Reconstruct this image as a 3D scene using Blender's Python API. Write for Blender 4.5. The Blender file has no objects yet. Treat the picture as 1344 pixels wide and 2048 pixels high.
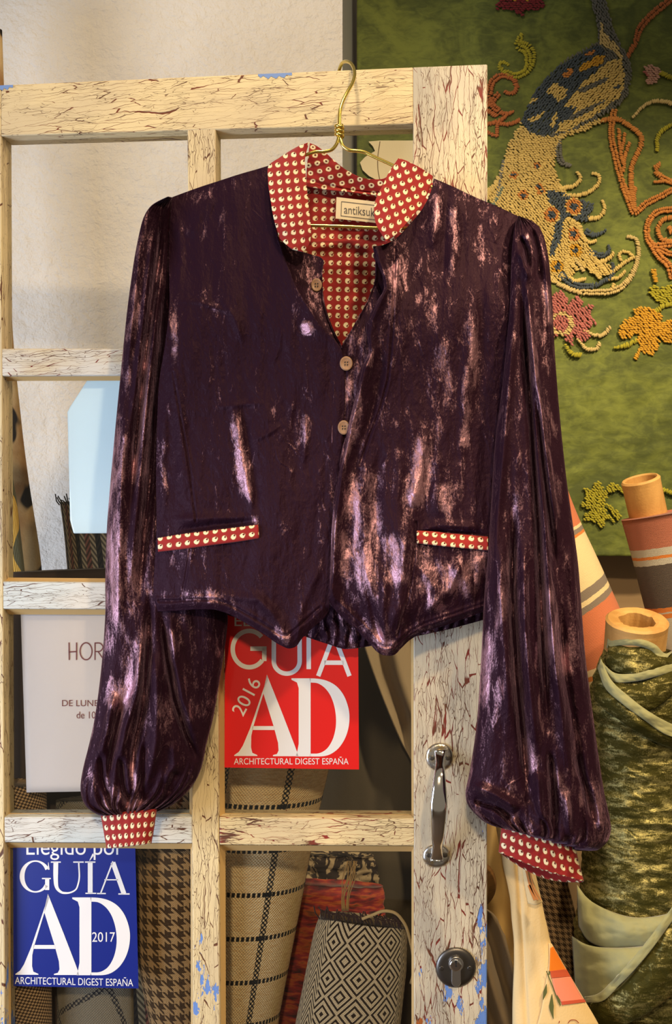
import bpy, math, random
import numpy as np

# ------------------------------------------------------------------ camera, sky, lamps, exposure
S = bpy.context.scene
COL = S.collection
F = 2000.0                      # focal length in pixels of a 1344 x 2048 frame
CAMZ = 1.5
cam_data = bpy.data.cameras.new('camera')
cam_data.sensor_fit = 'VERTICAL'
cam_data.sensor_height = 36.0
cam_data.lens = 36.0 * F / 2048.0
cam_data.clip_start = 0.02
cam = bpy.data.objects.new('camera', cam_data)
cam.location = (0, 0, CAMZ)
cam.rotation_euler = (math.pi / 2, 0, 0)
COL.objects.link(cam)
S.camera = cam

world = bpy.data.worlds.new('world')
S.world = world
world.use_nodes = True
_bg = world.node_tree.nodes['Background']
_bg.inputs[0].default_value = (0.95, 0.80, 0.60, 1)
_bg.inputs[1].default_value = 0.22

S.view_settings.view_transform = 'Standard'
S.view_settings.look = 'None'
S.view_settings.gamma = 1.0
S.view_settings.use_curve_mapping = False
S.view_settings.exposure = 0.0


def lamp(name, kind, loc, target, energy, color, size=0.1, size_y=None, spot=None, blend=0.5):
    l = bpy.data.lights.new(name, kind)
    l.energy = energy
    l.color = color
    if kind == 'AREA':
        l.size = size
        if size_y:
            l.shape = 'RECTANGLE'
            l.size_y = size_y
    else:
        l.shadow_soft_size = size
    if kind == 'SPOT':
        l.spot_size = math.radians(spot or 60)
        l.spot_blend = blend
    o = bpy.data.objects.new(name, l)
    o.location = loc
    from mathutils import Vector
    d = Vector(target) - Vector(loc)
    o.rotation_euler = d.to_track_quat('-Z', 'Y').to_euler()
    COL.objects.link(o)
    return o


lamp('ceiling_spot', 'SPOT', (0.55, -0.35, 2.75), (0.06, 1.3, 1.50), 80, (1.0, 0.75, 0.46), 0.06, spot=62, blend=0.8)
lamp('ceiling_spot_wall', 'SPOT', (-0.10, 0.75, 2.85), (-0.15, 1.9, 1.75), 34, (1.0, 0.80, 0.56), 0.05, spot=80, blend=0.7)
lamp('ceiling_spot_shelf', 'SPOT', (0.95, 0.5, 2.8), (0.6, 1.8, 1.35), 160, (1.0, 0.77, 0.46), 0.06, spot=62, blend=0.8)
lamp('added_roll_spot', 'SPOT', (-0.08, -0.60, 2.10), (-0.02, 1.45, 0.90), 72, (1.0, 0.77, 0.48), 0.05, spot=38, blend=0.8)  # added unseen lamp, aimed under the hem to brighten the rolls
lamp('shop_window_daylight', 'AREA', (-1.75, 0.30, 0.95), (-0.25, 1.32, 1.05), 46, (0.66, 0.77, 1.0), 0.9, 1.2)


# ------------------------------------------------------------------ geometry helpers
def at(px, py, Y):
    px = np.asarray(px, float); py = np.asarray(py, float); Y = np.asarray(Y, float)
    px, py, Y = np.broadcast_arrays(px, py, Y)
    return np.stack([(px - 672) / F * Y, Y, CAMZ + (1024 - py) / F * Y], -1)


KD = math.tan(math.radians(4.5))
DY = 1.32


def dY(px, off):
    return (DY - np.asarray(off, float)) / (1 + KD * (np.asarray(px, float) - 672) / F)


def dp(px, py, off=0.0):
    """point on the plane of the door leaf, off metres in front of its face"""
    return at(px, py, dY(px, off))


def root_loc(o):
    v = np.zeros(3)
    while o is not None:
        v += np.array(o.location)
        o = o.parent
    return v


def thing(name, label, cat, loc, group=None, kind=None):
    o = bpy.data.objects.new(name, None)
    o.empty_display_size = 0.05
    COL.objects.link(o)
    o.location = loc
    o['label'] = label
    o['category'] = cat
    if group: o['group'] = group
    if kind: o['kind'] = kind
    return o


def tag(o, label, cat, group=None, kind=None):
    o['label'] = label
    o['category'] = cat
    if group: o['group'] = group
    if kind: o['kind'] = kind
    return o


def obj(name, V, faces, mat, parent=None, uv=None, smooth=True, mats=None, midx=None, attr=None, loc=None):
    V = np.asarray(V, float).reshape(-1, 3)
    if parent is not None:
        base = root_loc(parent)
    elif loc is not None:
        base = np.asarray(loc, float)
    else:
        base = np.array([(V[:, 0].min() + V[:, 0].max()) / 2, (V[:, 1].min() + V[:, 1].max()) / 2, V[:, 2].min()])
    me = bpy.data.meshes.new(name)
    me.from_pydata((V - base).tolist(), [], faces if isinstance(faces, list) else faces.tolist())
    o = bpy.data.objects.new(name, me)
    for m in (mats or [mat]):
        me.materials.append(m)
    if midx is not None:
        me.polygons.foreach_set('material_index', np.asarray(midx, np.int32))
    if uv is not None:
        li = np.zeros(len(me.loops), np.int32)
        me.loops.foreach_get('vertex_index', li)
        l = me.uv_layers.new(name='UVMap')
        l.data.foreach_set('uv', np.asarray(uv, np.float32)[li].ravel())
    if attr is not None:
        for k, a in attr.items():
            at_ = me.attributes.new(k, 'FLOAT', 'POINT')
            at_.data.foreach_set('value', np.asarray(a, np.float32).ravel())
    me.polygons.foreach_set('use_smooth', np.full(len(me.polygons), smooth))
    me.update()
    COL.objects.link(o)
    if parent is not None:
        o.parent = parent
    else:
        o.location = base
    return o


def grid_faces(nv, nu, wrap=False):
    a = np.arange(nv * nu).reshape(nv, nu)
    if wrap:
        a = np.concatenate([a, a[:, :1]], 1)
    f = np.stack([a[:-1, :-1], a[1:, :-1], a[1:, 1:], a[:-1, 1:]], -1).reshape(-1, 4)
    return f


def resample(P, n, smooth=True, key=None):
    P = np.asarray(P, float)
    d = np.r_[0, np.cumsum(np.linalg.norm(np.diff(P[:, :2], axis=0), axis=1))]
    t = np.linspace(0, d[-1], n)
    if not smooth or len(P) < 3:
        return np.stack([np.interp(t, d, P[:, k]) for k in range(P.shape[1])], -1)
    out = []
    for k in range(P.shape[1]):          # monotone-ish cubic
        y = P[:, k]
        h = np.diff(d); h[h == 0] = 1e-6
        s = np.diff(y) / h
        m = np.r_[s[0], (s[:-1] * h[1:] + s[1:] * h[:-1]) / (h[:-1] + h[1:]), s[-1]]
        flip = np.r_[False, s[:-1] * s[1:] <= 0, False]
        m = np.where(flip, 0.35 * m, m)
        i = np.clip(np.searchsorted(d, t, side='right') - 1, 0, len(d) - 2)
        x = (t - d[i]) / h[i]
        out.append((2*x**3-3*x**2+1)*y[i] + (x**3-2*x**2+x)*h[i]*m[i] + (-2*x**3+3*x**2)*y[i+1] + (x**3-x**2)*h[i]*m[i+1])
    return np.stack(out, -1)


def coons(top, right, bottom, left, nu, nv, smooth=True):
    """px grid (nv,nu,2); top/bottom run left->right, left/right run top->bottom"""
    T, B = resample(top, nu, smooth), resample(bottom, nu, smooth)
    L, R = resample(left, nv, smooth), resample(right, nv, smooth)
    u = np.linspace(0, 1, nu)[None, :, None]; v = np.linspace(0, 1, nv)[:, None, None]
    return ((1-v)*T[None] + v*B[None] + (1-u)*L[:, None] + u*R[:, None]
            - ((1-u)*(1-v)*T[0] + u*(1-v)*T[-1] + (1-u)*v*B[0] + u*v*B[-1]))


_rng = np.random.RandomState(7)
_perm = _rng.permutation(512)
_ang = _rng.rand(512) * 2 * np.pi


def pn(x, y, seed=0):
    x = np.asarray(x, float) + seed * 17.31; y = np.asarray(y, float) + seed * 9.77
    xi = np.floor(x).astype(int); yi = np.floor(y).astype(int)
    xf = x - xi; yf = y - yi
    def g(ix, iy, fx, fy):
        h = _perm[(_perm[ix % 512] + iy) % 512]
        return np.cos(_ang[h]) * fx + np.sin(_ang[h]) * fy
    u = xf**3 * (xf * (xf * 6 - 15) + 10); v = yf**3 * (yf * (yf * 6 - 15) + 10)
    a = g(xi, yi, xf, yf) * (1-u) + g(xi+1, yi, xf-1, yf) * u
    b = g(xi, yi+1, xf, yf-1) * (1-u) + g(xi+1, yi+1, xf-1, yf-1) * u
    return (a * (1-v) + b * v) * 1.5


def fbm(x, y, o=4, seed=0):
    r = 0; a = 1; f = 1
    for k in range(o):
        r = r + a * pn(x * f, y * f, seed + k); a *= 0.5; f *= 2.03
    return r


def ridged(x, y, o=3, seed=0):
    r = 0; a = 1; f = 1
    for k in range(o):
        r = r + a * (1 - 2 * np.abs(pn(x * f, y * f, seed + k))); a *= 0.5; f *= 2.1
    return r / 1.75


def sst(a, b, x):
    t = np.clip((np.asarray(x, float) - a) / (b - a), 0, 1)
    return t * t * (3 - 2 * t)


def dist_poly(X, Y, P):
    """distance to a polyline and position 0..1 along it"""
    P = np.asarray(P, float)
    best = np.full(np.shape(X), 1e9); tt = np.zeros(np.shape(X))
    L = np.r_[0, np.cumsum(np.linalg.norm(np.diff(P[:, :2], axis=0), axis=1))]
    for i in range(len(P) - 1):
        ax, ay = P[i][:2]; bx, by = P[i+1][:2]
        dx, dy = bx-ax, by-ay
        l2 = dx*dx + dy*dy + 1e-9
        t = np.clip(((X-ax)*dx + (Y-ay)*dy) / l2, 0, 1)
        d = np.hypot(X - ax - t*dx, Y - ay - t*dy)
        m = d < best
        best = np.where(m, d, best)
        tt = np.where(m, (L[i] + t * (L[i+1]-L[i])) / L[-1], tt)
    return best, tt


def inside(X, Y, P):
    P = np.asarray(P, float)
    r = np.zeros(np.shape(X), bool)
    j = len(P) - 1
    for i in range(len(P)):
        xi, yi = P[i]; xj, yj = P[j]
        c = ((yi > Y) != (yj > Y)) & (X < (xj - xi) * (Y - yi) / (yj - yi + 1e-12) + xi)
        r ^= c
        j = i
    return r


def arc_uv(V3):
    """metric uv for a (nv,nu,3) grid"""
    du = np.linalg.norm(np.diff(V3, axis=1), axis=2)
    u = np.concatenate([np.zeros((V3.shape[0], 1)), np.cumsum(du, 1)], 1)
    u = u - u[:, u.shape[1] // 2][:, None]
    dv = np.linalg.norm(np.diff(V3, axis=0), axis=2).mean(1)
    v = np.r_[0, np.cumsum(dv)][:, None] + 0 * u
    return np.stack([u, -v], -1)


def tube(P, r, n=10, closed=False, cap=True):
    """verts, faces of a tube along P (world points); r scalar or per-point"""
    P = np.asarray(P, float)
    r = np.broadcast_to(np.asarray(r, float), (len(P),))
    T = np.gradient(P, axis=0)
    if closed:
        T = np.roll(P, -1, 0) - np.roll(P, 1, 0)
    T /= np.linalg.norm(T, axis=1)[:, None] + 1e-12
    up = np.array([0, 0, 1.0])
    if abs(T[0] @ up) > 0.9: up = np.array([1.0, 0, 0])
    Nn = np.cross(T[0], up); Nn /= np.linalg.norm(Nn)
    Vs = []
    a = np.linspace(0, 2*np.pi, n, endpoint=False)
    for i in range(len(P)):
        Nn = Nn - T[i] * (Nn @ T[i]); Nn /= np.linalg.norm(Nn)
        Bn = np.cross(T[i], Nn)
        Vs.append(P[i] + r[i] * (np.cos(a)[:, None] * Nn + np.sin(a)[:, None] * Bn))
    V = np.concatenate(Vs)
    m = len(P)
    f = []
    for i in range(m - (0 if closed else 1)):
        for k in range(n):
            a0 = i*n + k; a1 = i*n + (k+1) % n; b0 = ((i+1) % m)*n + k; b1 = ((i+1) % m)*n + (k+1) % n
            f.append([a0, a1, b1, b0])
    if cap and not closed:
        f.append(list(range(n))[::-1]); f.append(list(range((m-1)*n, m*n)))
    return V, f


def merge(*parts):
    V = []; Fs = []; o = 0
    for v, f in parts:
        v = np.asarray(v, float).reshape(-1, 3)
        V.append(v); Fs += [[i + o for i in q] for q in f]; o += len(v)
    return np.concatenate(V), Fs


def smooth3(P, n):
    P = np.asarray(P, float)
    d = np.r_[0, np.cumsum(np.linalg.norm(np.diff(P, axis=0), axis=1))]
    t = np.linspace(0, d[-1], n)
    out = []
    for k in range(3):
        y = P[:, k]; h = np.diff(d); s = np.diff(y) / h
        m = np.r_[s[0], (s[:-1] * h[1:] + s[1:] * h[:-1]) / (h[:-1] + h[1:]), s[-1]]
        i = np.clip(np.searchsorted(d, t, side='right') - 1, 0, len(d) - 2); x = (t - d[i]) / h[i]
        out.append((2*x**3-3*x**2+1)*y[i] + (x**3-2*x**2+x)*h[i]*m[i] + (-2*x**3+3*x**2)*y[i+1] + (x**3-x**2)*h[i]*m[i+1])
    return np.stack(out, -1)


def box8(front, back):
    """box from 4 front points and 4 back points (both tl,tr,br,bl)"""
    V = np.concatenate([front, back])
    f = [[0, 3, 2, 1], [4, 5, 6, 7], [0, 1, 5, 4], [1, 2, 6, 5], [2, 3, 7, 6], [3, 0, 4, 7]]
    return V, f


def bevel(o, w, seg=2):
    m = o.modifiers.new('bevel', 'BEVEL'); m.width = w; m.segments = seg; m.limit_method = 'ANGLE'
    m.angle_limit = math.radians(40)
    return o


def solid(o, t, offset=-1, mat_off=0):
    m = o.modifiers.new('thickness', 'SOLIDIFY'); m.thickness = t; m.offset = offset
    m.material_offset = mat_off; m.use_even_offset = False
    return o


# ------------------------------------------------------------------ material helpers
def srgb(r, g, b):
    def c(x):
        x /= 255.0
        return x / 12.92 if x <= 0.04045 else ((x + 0.055) / 1.055) ** 2.4
    return (c(r), c(g), c(b), 1.0)


class M:
    def __init__(s, name):
        s.mat = bpy.data.materials.new(name); s.mat.use_nodes = True
        s.nt = s.mat.node_tree
        s.nt.nodes.clear()
        s.out = s.nt.nodes.new('ShaderNodeOutputMaterial')

    def put(s, sock, v):
        if v is None: return
        if isinstance(v, bpy.types.NodeSocket): s.nt.links.new(v, sock)
        else:
            if sock.type == 'RGBA' and not hasattr(v, '__len__'): v = (v, v, v, 1)
            if sock.type == 'VECTOR' and not hasattr(v, '__len__'): v = (v, v, v)
            sock.default_value = v

    def node(s, t, ins=None, **props):
        n = s.nt.nodes.new(t)
        for k, v in props.items(): setattr(n, k, v)
        for k, v in (ins or {}).items(): s.put(n.inputs[k], v)
        return n

    def m(s, op, a, b=None, c=None, clamp=False):
        n = s.nt.nodes.new('ShaderNodeMath'); n.operation = op; n.use_clamp = clamp
        s.put(n.inputs[0], a); s.put(n.inputs[1], b); s.put(n.inputs[2], c)
        return n.outputs[0]

    def vm(s, op, a, b=None):
        n = s.nt.nodes.new('ShaderNodeVectorMath'); n.operation = op
        s.put(n.inputs[0], a); s.put(n.inputs[1], b)
        return n.outputs[0]

    def coord(s, kind='Object'):
        return s.node('ShaderNodeTexCoord').outputs[kind]

    def sep(s, v):
        n = s.node('ShaderNodeSeparateXYZ', {0: v}); return n.outputs[0], n.outputs[1], n.outputs[2]

    def xyz(s, x, y, z=0.0):
        return s.node('ShaderNodeCombineXYZ', {0: x, 1: y, 2: z}).outputs[0]

    def mapping(s, v, scale=(1, 1, 1), rot=(0, 0, 0), loc=(0, 0, 0)):
        return s.node('ShaderNodeMapping', {0: v, 'Location': loc, 'Rotation': rot, 'Scale': scale}).outputs[0]

    def noise(s, v, scale, detail=3, rough=0.5, dist=0.0, color=False):
        n = s.node('ShaderNodeTexNoise', {'Vector': v, 'Scale': scale, 'Detail': detail, 'Roughness': rough, 'Distortion': dist})
        return n.outputs['Color' if color else 'Fac']

    def voro(s, v, scale, feature='F1', rand=1.0, out='Distance'):
        n = s.node('ShaderNodeTexVoronoi', feature=feature)
        s.put(n.inputs['Vector'], v); s.put(n.inputs['Scale'], scale); s.put(n.inputs['Randomness'], rand)
        return n.outputs[out]

    def ramp(s, f, stops, interp='LINEAR'):
        n = s.node('ShaderNodeValToRGB', {0: f}); cr = n.color_ramp; cr.interpolation = interp
        while len(cr.elements) < len(stops): cr.elements.new(0.5)
        for e, (p, c) in zip(cr.elements, stops):
            e.position = p; e.color = c if hasattr(c, '__len__') else (c, c, c, 1)
        return n.outputs[0]

    def sstep(s, a, b, x):
        n = s.node('ShaderNodeMapRange', {0: x, 1: a, 2: b, 3: 0.0, 4: 1.0}, interpolation_type='SMOOTHSTEP'); return n.outputs[0]

    def mix(s, f, a, b, blend='MIX'):
        n = s.node('ShaderNodeMix', data_type='RGBA', blend_type=blend)
        s.put(n.inputs[0], f); s.put(n.inputs[6], a); s.put(n.inputs[7], b)
        return n.outputs[2]

    def bump(s, h, strength=0.5, dist=0.002, normal=None):
        n = s.node('ShaderNodeBump', {'Strength': strength, 'Distance': dist, 'Height': h})
        if normal is not None: s.put(n.inputs['Normal'], normal)
        return n.outputs[0]

    def bsdf(s, color, rough=0.6, normal=None, **kw):
        d = {'Base Color': color, 'Roughness': rough}
        if normal is not None: d['Normal'] = normal
        for k, v in kw.items(): d[k.replace('_', ' ')] = v
        return s.node('ShaderNodeBsdfPrincipled', d).outputs[0]

    def done(s, sh):
        s.nt.links.new(sh, s.out.inputs[0]); return s.mat


def plain(name, color, rough=0.6, **kw):
    m = M(name); return m.done(m.bsdf(color, rough, **kw))


def cloth(name, color, scale=400, amp=0.3, var=0.12, rough=0.85, sheen=0.15):
    m = M(name); co = m.coord('Object')
    n = m.noise(co, scale, 2); n2 = m.noise(co, 18, 3)
    c = m.mix(m.m('MULTIPLY', n2, var * 2), color, tuple(x * 0.55 for x in color[:3]) + (1,))
    return m.done(m.bsdf(c, rough, m.bump(n, amp, 0.0008), Sheen_Weight=sheen, Specular_IOR_Level=0.2))


# ------------------------------------------------------------------ materials: setting and door
def mat_stucco():
    m = M('stucco'); co = m.coord('Object')
    n1 = m.noise(m.mapping(co, (1, 1, 1.15)), 75, 5, 0.55, 0.2); n2 = m.noise(co, 260, 2); n3 = m.noise(co, 5, 3)
    c = m.mix(m.sstep(0.4, 0.75, n3), srgb(226, 219, 206), srgb(214, 206, 192))
    h = m.m('ADD', n1, m.m('MULTIPLY', n2, 0.25))
    return m.done(m.bsdf(c, 0.88, m.bump(h, 0.85, 0.0055), Specular_IOR_Level=0.15))


def mat_paint(name, seed, cream, grey, crackc, density=1.0, wide=1.0, blue=0.0, redpatch=0.0, orange=0.0, edgeblue=None):
    m = M(name)
    uv = m.node('ShaderNodeUVMap').outputs[0]
    pos = m.coord('Object'); px_, py_, pz = m.sep(pos)
    uvs = m.mapping(uv, (1, 1, 1), loc=(seed * 1.37, seed * 0.71, 0))
    wob = m.noise(uvs, 28, 3, 0.6, 0.0, True)
    w = m.vm('ADD', uvs, m.vm('MULTIPLY', m.vm('SUBTRACT', wob, (0.5, 0.5, 0.5)), (0.018, 0.010, 0)))
    a = m.mapping(w, (14 * density, 150 * density, 1)); b = m.mapping(w, (48 * density, 420 * density, 1))
    ea = m.voro(a, 1.0, 'DISTANCE_TO_EDGE'); eb = m.voro(b, 1.0, 'DISTANCE_TO_EDGE')
    msk = m.noise(m.mapping(uvs, (9, 22, 1)), 1.0, 3, 0.55)
    msk2 = m.noise(m.mapping(uvs, (16, 50, 1), loc=(3, 7, 0)), 1.0, 3, 0.6)
    ta = m.m('MULTIPLY', m.sstep(0.32, 0.60, msk), 0.026 * wide)
    tb = m.m('MULTIPLY', m.sstep(0.42, 0.66, msk2), 0.052 * wide)
    if redpatch:
        rp = m.m('MULTIPLY', m.sstep(0.56, 0.72, m.noise(m.mapping(uvs, (11, 34, 1), loc=(9, 2, 0)), 1.0, 4, 0.6)), redpatch)
        ta = m.m('ADD', ta, m.m('MULTIPLY', rp, 0.16)); tb = m.m('ADD', tb, m.m('MULTIPLY', rp, 0.12))
    ca = m.m('SUBTRACT', 1.0, m.m('DIVIDE', ea, m.m('ADD', ta, 0.0008), None, True))
    cb = m.m('SUBTRACT', 1.0, m.m('DIVIDE', eb, m.m('ADD', tb, 0.0008), None, True))
    ca = m.sstep(0.0, 0.55, ca); cb = m.m('MULTIPLY', m.sstep(0.0, 0.6, cb), 0.75)
    crack = m.m('MAXIMUM', ca, cb)
    tone = m.noise(m.mapping(uvs, (6, 16, 1), loc=(5, 5, 0)), 1.0, 4, 0.6)
    base = m.mix(m.sstep(0.35, 0.7, tone), cream, grey)
    crc = m.mix(m.sstep(0.4, 0.62, msk2), crackc, srgb(92, 58, 38))
    col = m.mix(crack, base, crc)
    chip = None
    if blue:
        bn = m.noise(m.mapping(uvs, (22, 60, 1), loc=(2, 11, 0)), 1.0, 4, 0.65)
        low = m.sstep(1.10, 0.78, pz)
        k = m.m('SUBTRACT', 0.80, m.m('MULTIPLY', low, blue))
        if edgeblue is not None:
            e = m.sstep(edgeblue[0], edgeblue[1], px_)
            k = m.m('SUBTRACT', k, m.m('MULTIPLY', e, edgeblue[2]))
        chip = m.sstep(0.0, 0.02, m.m('SUBTRACT', bn, k))
        col = m.mix(chip, col, srgb(105, 140, 205))
    if orange:
        on = m.noise(m.mapping(uvs, (16, 60, 1), loc=(31, 3, 0)), 1.0, 4, 0.65)
        oc = m.sstep(0.0, 0.02, m.m('SUBTRACT', on, m.m('SUBTRACT', 0.85, m.m('MULTIPLY', m.sstep(0.96, 0.80, pz), orange))))
        col = m.mix(oc, col, srgb(165, 92, 38))
    h = m.m('SUBTRACT', m.m('MULTIPLY', m.noise(m.mapping(uvs, (60, 500, 1)), 1.0, 3), 0.35), crack)
    if chip is not None: h = m.m('SUBTRACT', h, chip)
    return m.done(m.bsdf(col, 0.55, m.bump(h, 0.55, 0.0009), Specular_IOR_Level=0.35))


CREAM = srgb(222, 201, 152); CREAM2 = srgb(206, 186, 146)
GREYW = srgb(212, 206, 192); GREYW2 = srgb(186, 180, 166)
RED = srgb(122, 38, 28); BRN = srgb(104, 62, 36)
MT = {
    'stucco': mat_stucco(),
    'p_top': mat_paint('crackled_cream_paint', 1, CREAM, CREAM2, srgb(116, 52, 30), 1.0, 0.9, blue=0.02),
    'p_stile': mat_paint('crackled_stile_paint', 2, srgb(216, 202, 172), srgb(178, 170, 152), RED, 1.15, 1.35, blue=0.25, redpatch=0.55, orange=0.27, edgeblue=(0.178, 0.192, 0.16)),
    'p_bar': mat_paint('crackled_bar_paint', 3, GREYW, CREAM2, RED, 1.15, 1.05, blue=0.02),
    'p_bar_red': mat_paint('crackled_bar_paint_red', 5, CREAM, CREAM2, srgb(138, 48, 36), 1.1, 1.25, redpatch=0.9),
    'p_bar_pale': mat_paint('crackled_bar_paint_pale', 8, srgb(206, 210, 202), GREYW, srgb(96, 58, 40), 1.1, 1.0, blue=0.04),
    'p_mull': mat_paint('crackled_mullion_paint', 6, CREAM, CREAM2, BRN, 1.15, 1.0, blue=0.27),
    'p_lstile': mat_paint('crackled_left_stile_paint', 9, CREAM, CREAM2, BRN, 1.0, 0.9, blue=0.3),
    'bead': plain('yellowed_bead_wood', srgb(196, 160, 100), 0.55),
}


def mat_glass():
    m = M('window_glass')
    fr = m.node('ShaderNodeFresnel', {'IOR': 1.35}).outputs[0]
    t = m.node('ShaderNodeBsdfTransparent', {'Color': (0.988, 0.99, 0.985, 1)}).outputs[0]
    g = m.node('ShaderNodeBsdfGlossy', {'Color': (1, 1, 1, 1), 'Roughness': 0.02}).outputs[0]
    return m.done(m.node('ShaderNodeMixShader', {0: fr, 1: t, 2: g}).outputs[0])


MT['glass'] = mat_glass()
MT['floor'] = cloth('floor_tiles', srgb(120, 96, 70), 40, 0.2)
MT['wall_tan'] = cloth('tan_wall', srgb(160, 134, 100), 60, 0.2, 0.1, 0.9, 0)
MT['grey_trim'] = plain('grey_corner_plaster', srgb(206, 204, 200), 0.8)


# ------------------------------------------------------------------ the setting
def quad_wall(name, pts, mat, n=2):
    o = obj(name, pts, [[0, 1, 2, 3]], mat, smooth=False)
    o['kind'] = 'structure'
    return o


# stuccoed wall behind the door, with real relief
YW = 1.82
nx, nz = 260, 420
X = np.linspace(-1.5, 0.0118, nx)[None, :] + np.zeros((nz, 1)); Z = np.linspace(0, 2.9, nz)[:, None] + np.zeros((1, nx))
rel = 0.0012 * fbm(X * 45, Z * 40, 3, 3) + 0.002 * fbm(X * 4, Z * 4, 2, 8)
V = np.stack([X, YW + rel, Z], -1).reshape(-1, 3)
o = obj('wall_left', V, grid_faces(nz, nx)[:, ::-1], MT['stucco']); o['kind'] = 'structure'
tag(o, 'cream stuccoed wall behind the glazed door', 'wall')
o = quad_wall('trim_1', [(0.0118, YW, 0), (0.0430, 2.06, 0), (0.0430, 2.06, 2.9), (0.0118, YW, 2.9)], MT['grey_trim'])
tag(o, 'grey return of the stuccoed wall at its right corner', 'wall corner')
o = quad_wall('wall_back', [(0.043, 2.06, 0), (2.2, 2.06, 0), (2.2, 2.06, 2.9), (0.043, 2.06, 2.9)], MT['wall_tan'])
tag(o, 'tan wall under and behind the green hanging', 'wall')
V = [(-1.6, -1.2, 0), (2.2, -1.2, 0), (2.2, 2.06, 0), (-1.6, 2.06, 0)]
o = quad_wall('floor', V, MT['floor']); tag(o, 'brown shop floor under the door and fabric rolls', 'floor')

# ------------------------------------------------------------------ the glazed door
door = thing('door_1', 'cream crackle-painted glazed door leaf the jacket hangs on', 'door', (0, DY, 0.0), kind='structure')
TH = 0.036


def member(name, q, mat, grain, parent=door, off=0.0, th=TH, bev=0.0016, useed=0.0, lab=None):
    f = np.array([dp(x, y, off) for x, y in q]); nrm = np.array([math.sin(math.atan(KD)), math.cos(math.atan(KD)), 0])
    bk = f + nrm * th
    V, fc = box8(f, bk)
    # each face gets its own verts so that the grain can wrap the edges
    W = []; FF = []; UV = []
    for q4 in fc:
        pts = V[q4]
        FF.append(list(range(len(W), len(W) + 4)))
        for p in pts:
            W.append(p)
    o = obj(name, V, fc, mat, parent, smooth=False)
    me = o.data
    l = me.uv_layers.new(name='UVMap')
    for lp in me.loops:
        p = V[lp.vertex_index]
        d = (p[1] - DY) * 0.9
        l.data[lp.index].uv = (p[0] + useed, p[2] + d) if grain == 'h' else (p[2] + useed, p[0] + d)
    bevel(o, bev)
    if lab: o['label'] = lab
    return o


member('stile', [(-170, 177), (2, 170), (15, 3270), (-160, 3270)], MT['p_lstile'], 'v')
member('stile', [(826, 134), (975, 128), (973.5, 3270), (829, 3270)], MT['p_stile'], 'v', useed=3.1, lab='wide lock stile with red cracks and chipped blue paint')
member('top_rail', [(2, 170), (826.5, 134), (826.5, 248), (2, 272)], MT['p_top'], 'h')
member('mullion', [(374.5, 258), (431.5, 256), (440.5, 2205), (387, 2205)], MT['p_mull'], 'v', useed=1.7, off=-0.0004)
BARS = [((2, 697), (376, 697), (378, 750), (3, 752), 'p_bar'), ((4, 1163), (381, 1166), (383, 1219), (5, 1218), 'p_bar_pale'),
        ((8, 1634), (384, 1634), (385, 1687), (9, 1685), 'p_bar_pale'),
        ((433, 696), (828, 696), (828, 749), (433, 749), 'p_bar'), ((437, 1166), (828, 1168), (828, 1221), (437, 1219), 'p_bar'),
        ((438.5, 1634), (829, 1637), (829, 1692), (439, 1690), 'p_bar_red')]
for i, b in enumerate(BARS):
    member('glazing_bar', b[:4], MT[b[4]], 'h', off=-0.0008, useed=i * 0.9)
member('bottom_rail', [(12, 2200), (829, 2205), (829, 3270), (15, 3270)], MT['p_mull'], 'h', off=-0.001)
# splash of blue paint along the top arris
for xs in ((516, 584), (-20, 26)):
    y0 = 170 - (xs[0] - 0) * 0.0437; y1 = 170 - (xs[1] - 0) * 0.0437
    n = 14
    xx = np.linspace(xs[0], xs[1], n); top = np.linspace(y0, y1, n) + 0.8
    bot = top + 8 + 3 * np.sin(np.arange(n) * 2.1) - 5 * (np.abs(np.linspace(-1, 1, n)) ** 3)
    P = [dp(x, y, 0.0004) for x, y in zip(xx, top)] + [dp(x, y, 0.0004) for x, y in zip(xx[::-1], bot[::-1])]
    o = obj('paint_chip', P, [list(range(2 * n))[::-1]], plain('blue_underpaint', srgb(112, 140, 190), 0.6), door, smooth=False)
    o['label'] = 'exposed blue paint on the top edge'

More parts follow.
